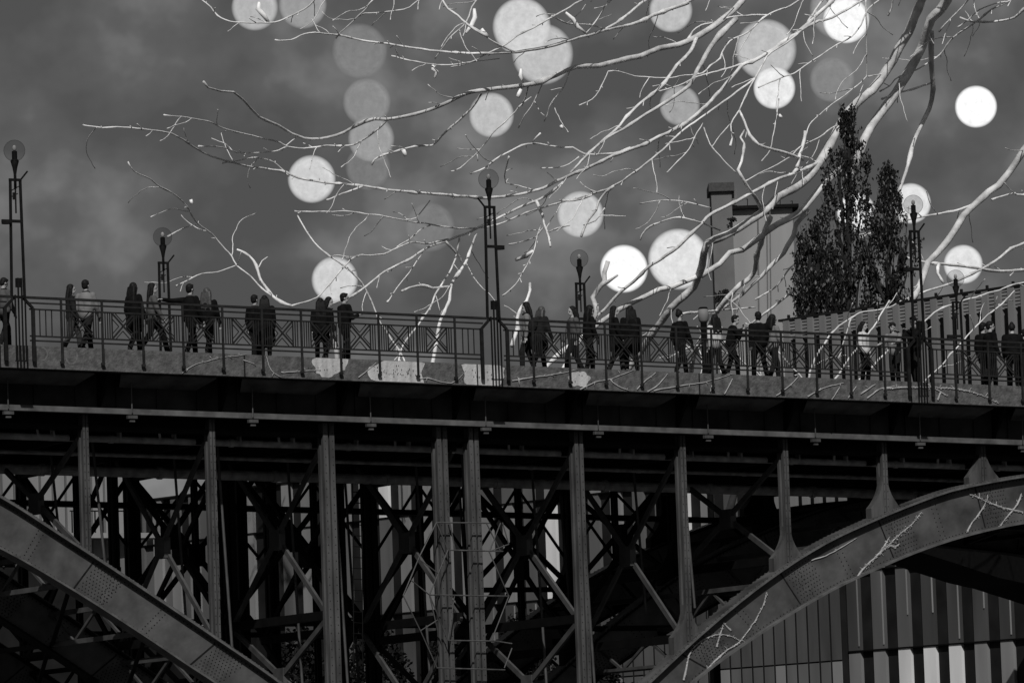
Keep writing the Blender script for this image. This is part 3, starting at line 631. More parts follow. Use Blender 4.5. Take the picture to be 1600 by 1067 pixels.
 ([(620,386),(640,374),(655,360),(672,352)], 1, 1), ([(465,337),(475,355),(490,378),(510,397),(530,410),(560,435),(580,470),(592,500),(605,520)], 1.3, 2),
 ([(890,352),(870,357),(855,364)], 1.4, 1), ([(1335,190),(1340,170),(1352,150)], 1, 1), ([(912,352),(930,345),(945,325)], 1, .9),
]
for i, (P, a, b) in enumerate(BR):
    if P[-1][1] > 497 and a > 1.25:      # low boughs carry on down behind the deck
        (x0_, y0_), (x1_, y1_) = P[-2], P[-1]; k_ = (x1_-x0_)/max(4, abs(y1_-y0_)); P = P+[(x1_+k_*45, y1_+50), (x1_+k_*60+6, 650)]
    nm = 'bough' if a >= 5 else ('branch' if a >= 1.9 else 'twig')
    branch_mesh(P, a*(.86 if a >= 5 else .9), b*.9, sd=i, spurs=1.2 if a < 5 else .8).build(nm, M_bough if a >= 5 else M_bark, tree, smooth=True)
for P, r in (([(405,4),(403,14),(412,24),(420,36)], 4.2), ([(741,14),(742,28),(737,40),(728,52)], 4), ([(884,20),(895,30),(902,42),(915,52)], 3.4), ([(677,100),(676,108),(682,112),(679,122)], 3.4),
             ([(814,108),(813,118),(817,130)], 3.2), ([(813,140),(809,152)], 3.4), ([(630,234),(634,244)], 3.2), ([(298,312),(300,319)], 2.6), ([(752,46),(762,58)], 3), ([(1217,180),(1221,184)], 2.8), ([(876,196),(879,201)], 2.5)):
    m = MB(); q = [at(x, y, 188) for x, y in P]; u = 1/ppm(q[0]); n = len(q); m.tube(q, [r*u*(.55 if k in (0, n-1) and n > 2 else 1) for k in range(n)], 8); m.build('dead_leaf', M_leafp, tree, smooth=True)
# a second, smaller bare tree between the bridge and the office building
t2 = empty('bare_tree', (at(1250, 800, 142).x, 142, 0), 'smaller pale bare tree standing between the railing and the finned building', 'tree')
b2 = at(1105, 800, 142); b2.z = 0; t2.location = b2
MB().tube([b2, at(1112, 900, 142), at(1150, 760, 142), at(1262, 690, 142), at(1275, 640, 142)], [.2, .15, .12, .09, .05], 10).build('trunk', M_dbark, t2, smooth=True)
for i, (P, a, b) in enumerate([([(1275,640),(1262,600),(1275,560),(1300,520),(1330,497),(1350,488),(1378,483),(1400,475)], 3, 1.2),
    ([(1265,700),(1330,610),(1375,560),(1400,535),(1440,505),(1480,478),(1530,462),(1560,452),(1620,436)], 3, 1.4),
    ([(1275,640),(1310,585),(1350,530),(1375,495),(1390,470)], 3, 1.5), ([(1262,760),(1420,620),(1480,560),(1530,505),(1560,480),(1585,455)], 2.4, 1.3),
    ([(1262,600),(1225,560),(1190,520),(1165,505)], 2, 1.2), ([(1330,497),(1320,530),(1310,560)], 2, 1.4), ([(1270,680),(1180,580),(1100,540),(1040,560)], 2.2, 1.2)]):
    branch_mesh(P, a*.72, b*.8, Y0=142, amp=.8, sd=200+i, wig=1.3).build('branch', M_bark, t2, smooth=True)
# ------------------------------------------------------------ overlaid double-exposure twigs, added as stems on the bridge face
def overlay_twigs(lines, Y, label, r=1.6, n=6, onarch=False):
    p0 = at(*lines[0][0], Y); root = empty('overlay_twigs', p0, label, 'overlaid twigs', 'pale overlaid twigs added on the bridge')
    for i, P in enumerate(lines):
        m = MB(); pts = cr_pts(P, 6); u = 1/ppm(at(*P[0], Y)); q = []
        for k, (x, y) in enumerate(pts):
            p = at(x+random.uniform(-.5, .5), y+random.uniform(-.5, .5), Y); q.append(p)
        rr = [max(.5, min(r, 2.0)*.72*(1-.6*k/len(q)))*u*random.uniform(.8, 1.3) for k in range(len(q))]
        m.tube(q, rr, n)
        if r >= 2:
            for j in range(len(q)-1):
                for _ in range(int(2+r*1.2)):
                    c = q[j].lerp(q[j+1], random.random())+V((random.gauss(0, r*.42)*u, 0, random.gauss(0, r*.42)*u)); w_ = random.uniform(.5, 1.3)*u; a_ = random.uniform(0, 3)
                    m.add([c+V((cos(a_+t)*w_*g_, -.012, sin(a_+t)*w_*g_)) for t, g_ in ((0, 1.6), (1.3, .6), (2.4, 1), (3.4, 1.5), (4.7, .7))]+[c+V((0, -.03, 0))], [(0,1,5),(1,2,5),(2,3,5),(3,4,5),(4,0,5)])
        for j in range(2, len(q)-1, 2):
            if random.random() < .5:
                dd = V((random.gauss(0, 1), 0, random.gauss(0, 1))).normalized()*random.uniform(3, 8)*u; m.tube([q[j], q[j]+dd*.5+V((0, -.01, .02)), q[j]+dd], [.7*u, .55*u, .45*u], 5)
        m.build('stem', M_overlay, root, smooth=r < 2)
YF = D+.008
overlay_twigs([[(285,583),(300,572),(325,564),(350,558),(385,554)], [(380,562),(395,568),(400,572)]], YF, 'thin pale overlaid twig rising on the left part of the parapet edge', 1.1)
overlay_twigs([[(440,590),(428,583),(420,570),(416,556)], [(440,582),(470,580),(500,578)]], YF, 'short pale overlaid twig on the parapet edge left of the bare plaster patch', 1.4)
overlay_twigs([[(655,593),(668,590),(690,597),(705,598),(718,590),(728,578)], [(560,590),(575,578),(588,566)]], YF, 'pale overlaid twig curving between the two bare plaster patches', 1.3)
overlay_twigs([[(800,595),(830,590),(860,586),(880,582),(903,577)], [(810,590),(812,603)], [(907,608),(930,597),(955,592),(975,584),(990,578)], [(953,592),(965,603),(985,611)]], YF, 'pale overlaid twigs right of the middle lamp post on the parapet edge', 1.6)
overlay_twigs([[(995,608),(1005,598),(1025,582)], [(1012,612),(1030,600),(1043,584)], [(1022,610),(1050,605),(1090,599),(1110,595),(1145,584)], [(1110,612),(1115,595)], [(1132,616),(1145,592)]], YF, 'forked overlaid twig fan on the parapet edge below the people at centre right', 1.6)
overlay_twigs([[(1213,618),(1235,602),(1248,588)], [(1262,620),(1285,607),(1318,598)], [(1300,624),(1312,605)], [(1355,622),(1375,608),(1400,603)], [(1345,616),(1368,600)], [(1325,622),(1338,604)]], YF, 'pale overlaid twigs left of the right tall lamp post on the parapet edge', 1.7)
overlay_twigs([[(1380,607),(1430,605),(1490,607),(1520,613),(1545,622),(1560,630)], [(1465,625),(1470,612)], [(1448,600),(1480,618)]], YF, 'thick pale overlaid twig arching right of the right tall lamp post', 2.2)
YA = RIB[0]-.075
overlay_twigs([[(1598,800),(1575,795),(1550,787),(1530,778),(1515,772)], [(1596,772),(1590,787),(1580,800),(1570,812),(1562,822)]], YA, 'pale overlaid twigs crossing on the arch web at the right frame edge', 3)
overlay_twigs([[(1512,830),(1520,815),(1535,795),(1545,775)]], YA, 'straight pale overlaid twig on the arch left of the crossed twigs', 2.2)
overlay_twigs([[(1340,900),(1352,885),(1370,868),(1388,852),(1405,835),(1425,818),(1440,800)], [(1388,852),(1398,855),(1405,850)], [(1370,868),(1380,856),(1390,838)]], YA, 'thick flaky pale overlaid twig on the arch beside a riveted seam', 4.2)
overlay_twigs([[(1268,875),(1290,868),(1320,852),(1338,840)]], YA, 'short level pale overlaid twig under the arch top flange', 1.6)
overlay_twigs([[(1068,1062),(1072,1045),(1078,1020),(1090,1005),(1110,994),(1130,991),(1145,995),(1158,1001)], [(1090,1062),(1130,1020),(1158,1000),(1188,955),(1198,925)], [(1120,1010),(1130,975)], [(1142,985),(1130,972)]], YA, 'looping pale overlaid twig on the lower end of the right arch', 2)
# ------------------------------------------------------------ ladder cage on the pier columns
cage = empty('scaffold_cage', (PIER, RIB[0]-.4, 1.6), 'thin wire hexagonal cage wrapped round the middle pier columns', 'scaffold')
YC = RIB[0]-.45
def rod(m, a, b, r=.9, Y=YC):
    p, q = at(*a, Y), at(*b, Y); m.tube([p, q], r/ppm(p), 6)
for k, (x0, x1, y0, y1) in enumerate(((682,764,816,817), (700,785,859,861), (671,795,929,931), (700,770,1000,1001), (683,788,1043,1046))):
    m = MB(); rod(m, (x0, y0), (x1, y1), 1.2)
    for d_ in (1.2,): m.tube([at(x0, y0, YC), at(x0+2, y0, YC+1.3), at(x1+2, y1, YC+1.3), at(x1, y1, YC)], 1/ppm(at(x0, y0, YC)), 6)
    m.build('ring', M_col, cage)
for a, b in (((682,816),(655,870)),((655,870),(641,905)),((641,905),(671,929)),((700,859),(671,929)),((671,929),(700,1000)),((682,816),(700,859)),((785,816),(795,850)),((795,850),(765,861)),((764,861),(795,931)),((795,931),(768,1000)),
             ((630,930),(657,985)),((657,985),(683,1043)),((657,985),(684,968)),((630,930),(655,870)),((788,1043),(800,1012)),((768,1000),(800,1005)),((656,874),(684,895)),((760,817),(782,861)),((782,817),(765,861)),((711,859),(700,800)),((671,929),(684,985)),((710,931),(700,1000))):
    m = MB(); rod(m, a, b, 1.0); m.build('diagonal_rod', M_col, cage)
lad = empty('ladder', at(560, 1000, D+3.2), 'narrow dark ladder hanging among the braces left of the middle pier', 'ladder')
m = MB()
for x in (551, 565): m.tube([at(x, 755, D+3.2), at(x+2, 1040, D+3.2)], .9/62, 6)
for k in range(15): y = 768+k*17; m.tube([at(551, y, D+3.2), at(565, y+1, D+3.2)], .8/62, 6)
m.build('ladder_frame', M_deep, lad)
# ------------------------------------------------------------ buildings
FA = rad(100); FD = V((cos(FA), sin(FA), 0)); FN = V((-FD.y, FD.x, 0))
_p = ray(1600, 1500); _p = _p/_p.dot(CF)*190; FP = V((_p.x, _p.y, 0))
if FN.dot(FP) > 0: FN = -FN             # outward normal, towards the river
def onF(x, y, off=0):
    P = FP+FN*off; n = FN; r = ray(x, y); q = r*((P.dot(n))/(r.dot(n))); return (q-P).dot(FD), q.z+ZC
def F(u, z, off=0): p = FP+FD*u+FN*off; return (p.x, p.y, z)
def fbox(m, u0, u1, z0, z1, o0, o1):
    vs = [F(u0,z0,o0),F(u1,z0,o0),F(u1,z0,o1),F(u0,z0,o1),F(u0,z1,o0),F(u1,z1,o0),F(u1,z1,o1),F(u0,z1,o1)]
    return m.add(vs, [(0,3,2,1),(4,5,6,7),(0,1,5,4),(1,2,6,5),(2,3,7,6),(3,0,4,7)])
M_fl = mat('facade_light', .20, .6, .6, .22, 0, True); M_fm = mat('facade_mid', .10, .5, .6, .3, 0, True); M_fd = mat('facade_dark', .014, .4, 1, .3); M_fb = mat('facade_reflection', .62, .5, .5, .3, 0, True)  # the bright tone paints reflections onto the glass panels
M_fx = mat('glass_dark_grey', .085, .3, .35, .5, 0, True); M_fx2 = mat('glass_deep_grey', .06, .3, .35, .5, 0, True); M_fl2 = mat('facade_soft_light', .20, .5, .5, .4, 0, True)
M_black = mat('black_cladding', .004, .9); M_pil = mat('pilaster_grey', .17, .7, 1, .15, 0, True)
office = empty('office_building', F(10, 0, -6), 'long modern office block with fins, louvred top band and striped glass behind the bridge', 'building')
RZ = 19.85+ZC
m = MB(); fbox(m, -14, 11.3, 0, RZ-.25, -14, -.35); fbox(m, 11.3, 75, 0, 16.2+ZC, -14, -.35); m.build('wall', M_fd, office)
m = MB(); fbox(m, -14, 11.5, RZ-.09, RZ, -14, .03); m.build('roof_edge', M_fd, office)
for k in range(20): u = 11-k*1.32; m = MB(); fbox(m, u-.04, u+.04, RZ+.002, RZ+.13, -.1, -.02); m.build('roof_bracket', M_fd, office)
pw = .66; lv_z = 19.15+ZC
m = MB()
for k in range(6): fbox(m, -14, 11.3, RZ-.20-k*.125, RZ-.115-k*.125, -.10, -.012)
m.build('louvres', M_fl, office)
m = MB(); fbox(m, -14, 11.3, 12.45+ZC, RZ-.26, -.34, -.105); m.build('recess_panel', M_fm, office)
for k in range(int(25.2/pw)):
    u = 11.2-k*pw
    m = MB(); fbox(m, u-.30, u, 12.45+ZC, RZ-.092, -.34, .06); m.build('pilaster', M_pil, office)
    m = MB(); fbox(m, u-.58, u-.50, 12.45+ZC, lv_z-.1+.22*0, -.34, .07); m.build('fin', M_black, office)
JZ = [0, 1.0, 4.2, 7.29, 10.24, 14.17, 16.1]
rnd = random.Random(5); rest = MB(); restb = MB(); cnt = 0; cells = []
for k in range(-21, 112):
    u = k*pw+.02
    for j in range(len(JZ)-1):
        if JZ[j] >= 10.3 and u < 11.3: continue
        cells.append((u, j, k))
for u, j, k in cells:
    z0, z1 = JZ[j]+ZC+.03, min(JZ[j+1], 12.4 if u < 11.3 else 99)+ZC-.03
    odd = k % 2
    if odd: mt = M_fd; 
    else:
        v = rnd.random()
        if j == 4 and u < 11.3: mt = M_fb if v < .6 else M_fl
        elif j == 3: mt = M_fx if (k//2) % 3 else M_fx2
        elif j == 2 and u < 12: mt = M_fb if 2.2 < u < 6.4 else (M_fl2 if v < .6 else M_fl)
        else: mt = M_fl if v < .55 else (M_fm if v < .85 else M_fb)
        if u > 45: mt = M_fl if v < .7 else M_fm
    if u > 45 and odd and rnd.random() < .6: mt = M_fm
    if u > 44 and j <= 3: mt = M_fd
    vis = (-2.5 < u < 8.5 and 2 <= j <= 3) or (12 < u < 32 and j in (3, 4) and not odd) or (2 < u < 6 and j == 4)
    if vis and cnt < 98:
        m = MB(); fbox(m, u, u+pw-.03, z0, z1, -.34, -.28 if odd else -.16)
        if not odd and j == 3: pass
        p = m.build('glass_panel', mt, office); cnt += 1
        if not odd and j == 3:
            q = MB(); zz = z0+(z1-z0)*(.05 if rnd.random() < .6 else .4); fbox(q, u+.02, u+.06, zz, z1-.1, -.159, -.12); sub(q, 'edge_strip', M_fl2, p, office)
    else:
        key = mt.name; cells_ = rest
        rest_d = globals().setdefault('RD', {}); rest_d.setdefault(key, (mt, MB())); fbox(rest_d[key][1], u, u+pw-.03, z0, z1, -.34, -.28 if odd else -.16)
for key, (mt, mb) in RD.items(): mb.build('glass_panels', mt, office, kind='stuff')
m = MB()
for z in JZ[1:]: fbox(m, -14, 75, z+ZC-.025, z+ZC+.025, -.34, -.12) if z < 10.5 else fbox(m, 11.3, 75, z+ZC-.025, z+ZC+.025, -.34, -.12)
m.build('floor_band', M_black, office)
# glazed block in front of the office, below the right arch
u1, z1 = onF(1135, 1045, .6); u0, zt_ = onF(1309, 900, .6)
M_gl = mat('glazing_grey', .07, .35, .8, .4, 0, True)
gb = empty('glazed_building', F(u0, 0, 1), 'lower grey glazed block with thin black mullions under the right arch', 'building')
m = MB(); fbox(m, u0, u0+14, 0, 10.2+ZC, .25, .5); m.build('wall', M_fd, gb)
zf = onF(1250, 1036, .6)[1]
for k in range(int(14/.62)):
    for j, (za, zb_) in enumerate(((zf-3.1, zf-.03), (zf+.03, zf+3.0), (zf+3.06, 10.15+ZC))):
        m = MB(); fbox(m, u0+k*.62+.05, u0+k*.62+.54, za, zb_, 0.502, .54); m.build('window', M_gl if j else (M_fm if (k*7) % 5 else M_fl), gb)
# pale building at far left under the deck
pb = empty('pale_building', at(60, 1000, 205), 'pale ribbed concrete building with a balcony rail behind the left arch', 'building')
def wbox(m, x0, x1, yt, yb, Y, dY):
    a = at(x0, yt, Y); b = at(x1, yt, Y); c = at((x0+x1)/2, yb, Y); m.box(a.x, b.x, Y, Y+dY, c.z, (a.z+b.z)/2); return m
m = wbox(MB(), -300, 190, 700, 872, 205, 10); a = at(-300, 900, 205); b = at(190, 900, 205); m.build('wall', M_fl, pb); MB().box(a.x, b.x, 205.02, 214.9, 0, at(0, 873, 205).z-.35).build('base_wall', M_fd, pb)
for k in range(20):
    x = -200+k*20; wbox(MB(), x, x+2.2, 702, 885, 204.92, .078).build('rib', M_fm, pb)
m = wbox(MB(), 110, 250, 797, 799, 203.6, .08)
for k in range(12): wbox(m, 112+k*12, 113.4+k*12, 799, 832, 203.6, .06)
m.build('balcony_rail', M_fd, pb); wbox(MB(), 105, 255, 832, 840, 203.5, 1.4).build('balcony_slab', M_fl, pb)
# black canopy behind the right arch
q = [at(x, y, 150) for x, y in ((1400,790),(1400,856),(1437,862),(1500,882),(1560,902),(1600,911),(1760,962),(1760,790))]
cn = empty('canopy', V((q[0].x, 150, 0)), 'black sloping canopy roof filling the gap under the crown of the right arch', 'canopy')
MB().prism(q, (0, 3.0, 0)).build('canopy_roof', M_black, cn)
a = at(1700, 930, 151.5); MB().tube([(a.x, 151.5, 0), (a.x, 151.5, a.z+.6)], .25, 10).build('support_post', M_black, cn)
# chimney building
YB = 240.
def cb(m, x0, x1, yt, yb, dY0=0, dY=8):
    a = hp(x0, yt, dY0); b = hp(x1, yt, dY0); c = hp(x0, yb, dY0); h_ = _h*dY
    lo = [V((q.x, q.y, c.z)) for q in (a, b, b+h_, a+h_)]; hi = [V((q.x, q.y, a.z)) for q in (a, b, b+h_, a+h_)]
    return m.add(lo+hi, [(0,3,2,1),(4,5,6,7),(0,1,5,4),(1,2,6,5),(2,3,7,6),(3,0,4,7)])
def hp(x, y, off=0):
    n = _h; c = at(1180, 400, YB); r = ray(x, y); q = r*(((c+_h*off)-V((0, 0, ZC))).dot(n)/r.dot(n)); q.z += ZC; return q
ch = empty('apartment_house', V((at(1180, 500, YB).x, YB, 0)), 'tall plain house with flat dark roof slab and square chimney behind the bare boughs', 'building')
M_wall = mat('pale_render_wall', .24, .9, .35, .22, .2, True); M_wall2 = mat('chimney_render', .125, .9, .5, .2)
wl = cb(MB(), 1141, 1238, 327, 640); cb(wl, 1141.4, 1237.6, 639, 1900, .02, 7.9); wl.build('wall', M_wall, ch)
cb(MB(), 1111, 1143, 300, 640, -.4, 2.6).build('chimney_stack', M_wall2, ch); cb(MB(), 1107, 1147, 286, 299.5, -.6, 3).build('chimney_cap', mat('cap_dark', .05), ch)
cb(MB(), 1143.5, 1151, 296, 321, -.2, 2).build('flue', M_wall2, ch)
cb(MB(), 1140, 1248, 322, 327, -.35, 9).build('roof', mat('roof_dark', .008), ch)
for x, w_ in ((1184, 1.2), (1198, .9), (1203, .9)):
    a, b = hp(x, 328, -.15), hp(x+3, 640, -.15); MB().tube([a, b], w_/ppm(a), 8).build('drain_pipe', M_wall2, ch)
for x in (1168, 1190, 1219, 1238):
    a, b = hp(x, 322, 1), hp(x, 308+(x % 3)*3, 1); m = MB().tube([a, b], .6/ppm(a), 6); c = hp(x-3, 309+(x % 3)*3, 1); m.tube([b, c], .5/ppm(a), 5); m.build('antenna', M_black, ch)
for k, (x, y, r) in enumerate(((1124,462,9), (1133,456,5), (1145,343,4))):
    m = MB(); rr = random.Random(k)
    for _ in range(46):
        p = hp(x+rr.gauss(0, r*.6), y+rr.gauss(0, r*.35), -.5-rr.random()*.3); u = .03+rr.random()*.06; m.add([p+V((-u, 0, 0)), p+V((0, .02, u)), p+V((u, 0, 0)), p+V((0, -.02, -u))], [(0, 1, 2, 3)])
    o = m.build('wall_plant', M_leaf, origin=hp(x, y, -.4)); tag(o, ('dark tuft growing on the chimney stack low down, left cluster', 'small dark tuft beside the larger tuft on the chimney stack', 'small dark tuft under the roof slab beside the chimney')[k], 'plant')
# drum behind the railing
cw = empty('ventilation_cowl', at(1099, 560, D+20), 'pale rounded drum with a dark flat cap showing above the railing left of the chimney', 'vent')
p = at(1099, 492, D+20); q = 1/ppm(p)
MB().tube([p+V((0,0,-13*q)), p+V((0,0,-9*q)), p+V((0,0,0)), p+V((0,0,9*q))], [4*q, 7.5*q, 8.6*q, 7.5*q], 18).build('drum', M_pil, cw, smooth=True)
MB().tube([p+V((0,0,9.2*q)), p+V((0,0,12*q))], [8*q, 6*q], 16).build('cap', M_black, cw); MB().tube([(p.x, p.y, 0), p+V((0,0,-12*q))], [.12, .1], 8).build('pole', M_black, cw)
# ------------------------------------------------------------ poplars
def poplar(xc, ytop, ybot, half, Y, nleaf, label, seed):
    rr = random.Random(seed); base = at(xc, ybot, Y); u = 1/ppm(base); root = empty('poplar_tree', V((base.x, Y, 0)), label, 'tree', 'upright poplars behind the office roof')
    top = at(xc, ytop, Y); H = top.z; hw = half*u; zb = at(xc, ybot, Y).z; z00 = zb-2.5
    MB().tube([(base.x, Y, 0), (base.x, Y, z00*.6), (base.x+.05, Y, zb), (top.x, Y, zb+(H-zb)*.6)], [.32, .24, .14, .04], 8).build('trunk', M_dbark, root)
    def wdt(t): return hw*(min(1, (1-t)*1.75))**.75*(.62+.38*min(1, t*2.4+.2))*(1+.18*sin(t*19+seed))
    m = MB(); lv_ = MB(); tips = []
    for k in range(16 if half > 30 else 10):
        a = rr.uniform(0, 2*pi); t0 = rr.uniform(-.15, .5); t1 = min(1, t0+rr.uniform(.25, .55)); pts = []; r1 = wdt(t1)*rr.uniform(.55, 1)
        for j in range(7):
            s = j/6; t = t0+(t1-t0)*s; rad_ = r1*(s**.6); cx = base.x+(top.x-base.x)*t
            pts.append(V((cx+cos(a)*rad_+rr.gauss(0, .03), Y+sin(a)*rad_, zb+(H-zb)*t)))
        m.tube(pts, [.06*(1-s/8)+.012 for s in range(7)], 5); tips.append(pts)
    for k in range(26 if half > 40 else 14):          # bare twig tips standing out of the outline
        t = rr.uniform(.02, .97); a = rr.uniform(0, 2*pi); w = wdt(t); c = V((base.x+(top.x-base.x)*t+cos(a)*w*.85, Y+sin(a)*w*.85, zb+(H-zb)*t)); m.tube([c, c+V((cos(a)*.06, sin(a)*.06, .35)), c+V((cos(a)*.14+rr.gauss(0, .05), sin(a)*.14, .6+rr.random()*.35))], [.016, .012, .006], 4)
    m.build('limbs', M_dbark, root)
    tips.append([V((base.x+(top.x-base.x)*s/6, Y, zb+(H-zb)*(.3+.7*s/6))) for s in range(7)])
    # upright sprays: leaves sit along many short rising twigs
    cnt = 0; tw = MB()
    while cnt < nleaf:
        t = rr.random()**.9*1.12-.12; w = wdt(max(t, 0)); a = rr.uniform(0, 2*pi); rd = w*rr.random()**.45*(1+.25*MN.noise(V((t*7, a*1.3, seed)))); cx = base.x+(top.x-base.x)*t
        p = V((cx+cos(a)*rd, Y+sin(a)*rd, zb+(H-zb)*min(t, .97)))
        if MN.noise(V((p.x*1.9, p.y*1.9, p.z*.75))+V((seed, 0, 0))) < -.02: continue
        ln = rr.uniform(.35, .8)*(1 if t < .85 else 1.2); d = V((cos(a)*.16+rr.gauss(0, .07), sin(a)*.16, 1)).normalized(); q = p+d*ln
        tw.tube([p, q], [.010, .004], 3, False)
        for _ in range(rr.randint(7, 13)):
            c = p.lerp(q, rr.random())+V((rr.gauss(0, .05), rr.gauss(0, .05), 0)); L_ = rr.uniform(.05, .11); x_ = V((rr.gauss(0, .4), rr.gauss(0, .4), rr.gauss(.6, .9))).normalized(); y_ = x_.cross(V((rr.random(), rr.random(), rr.random()))).normalized()
            lv_.cur = 1 if rr.random() < .22 else 0; lv_.add([c-x_*L_, c+y_*L_*.42, c+x_*L_, c-y_*L_*.42], [(0, 1, 2, 3)]); cnt += 1
    tw.build('twigs', M_dbark, root); lv_.xm = [M_leaf2]; lv_.build('crown', M_leaf, root)
poplar(1324, 188, 480, 52, 176, 5600, 'tallest dark poplar, in the middle of the group of three', 1)
poplar(1386, 283, 478, 44, 174, 4000, 'mid-sized dark poplar just left of the right tall lamp post', 2)
poplar(1266, 362, 490, 31, 173, 3200, 'smallest dark poplar, left of the tallest one beside the chimney house', 3)
poplar(1302, 420, 490, 20, 175, 1500, 'low pale-twigged poplar between the smallest and the tallest', 4)
# dark shrubs far below, behind the pier
def shrub(xc, yt, w, Y, seed, label):
    rr = random.Random(seed); p = at(xc, yt, Y); u = 1/ppm(p); root = empty('shrub', V((p.x, Y, 0)), label, 'shrub', 'dark shrubs behind the pier'); m = MB(); R_ = w*u
    for _ in range(3800):
        a, b = rr.uniform(0, 2*pi), rr.random()**.5; h = rr.random(); r = R_*b*(1-h**3)**.5; c = V((p.x+cos(a)*r, Y+sin(a)*r, p.z-(1-h)*3.6)); c += V((rr.gauss(0, .12), 0, rr.gauss(0, .12)))
        if MN.noise(c*1.3) < -.2: continue
        L_ = .09; x_ = V((rr.gauss(0, 1), rr.gauss(0, 1), rr.gauss(0, 1))).normalized(); y_ = x_.cross(V((rr.random(), rr.random(), rr.random()))).normalized(); m.add([c-x_*L_, c+y_*L_*.6, c+x_*L_, c-y_*L_*.6], [(0,1,2,3)])
    m.build('crown', M_leaf, root); MB().tube([(p.x, Y, 0), (p.x, Y, p.z-1.5)], [.2, .1], 8).build('trunk', M_dbark, root)
for k, (x, y, w, l) in enumerate(((470,990,60,'dark shrub left of the wide pier column'), (585,985,60,'dark shrub between the ladder and the wide pier column'), (690,992,60,'dark shrub right behind the wire cage'), (820,962,50,'dark leafy shrub right of the wire cage'), (920,1010,60,'low dark shrub beside the lower right arch foot'))): shrub(x, y, w, 146+k, k, l)
# ------------------------------------------------------------ people
M_skin = mat('skin', .33, .6, 6, .08); M_eye = mat('eye_dark', .01, .3); M_lip = mat('lip', .10, .5)
HM = {'d': mat('hair_dark', .012, .5, 20, .3), 'm': mat('hair_mid', .05, .5, 20, .3), 'f': mat('hair_fair', .14, .5, 20, .3)}
CM = {'b': mat('black_cloth', .006, .9, 6, .4), 'k': mat('charcoal_cloth', .014, .9, 6, .4), 'g': mat('grey_cloth', .07, .9, 6, .3), 'l': mat('light_cloth', .16, .9, 6, .2), 'w': mat('white_cloth', .5, .9, 6, .15), 'j': mat('denim_cloth', .035, .9, 10, .35)}
M_shoe = mat('shoe', .02, .6)
def remesh(mb, name, m, parent, vox, smooth=4):
    me = bpy.data.meshes.new(name); me.from_pydata(mb.v, [], mb.f); o = bpy.data.objects.new(name, me); COL.objects.link(o)
    r = o.modifiers.new('r', 'REMESH'); r.mode = 'VOXEL'; r.voxel_size = vox; r.use_smooth_shade = True
    if smooth: s = o.modifiers.new('s', 'SMOOTH'); s.iterations = smooth; s.factor = .5
    dg = bpy.context.evaluated_depsgraph_get(); me2 = bpy.data.meshes.new_from_object(o.evaluated_get(dg)); me2.name = name
    o.modifiers.clear(); o.data = me2; bpy.data.meshes.remove(me); me2.materials.clear(); me2.materials.append(m); me2.polygons.foreach_set('use_smooth', [True]*len(me2.polygons)); o.parent = parent; return o
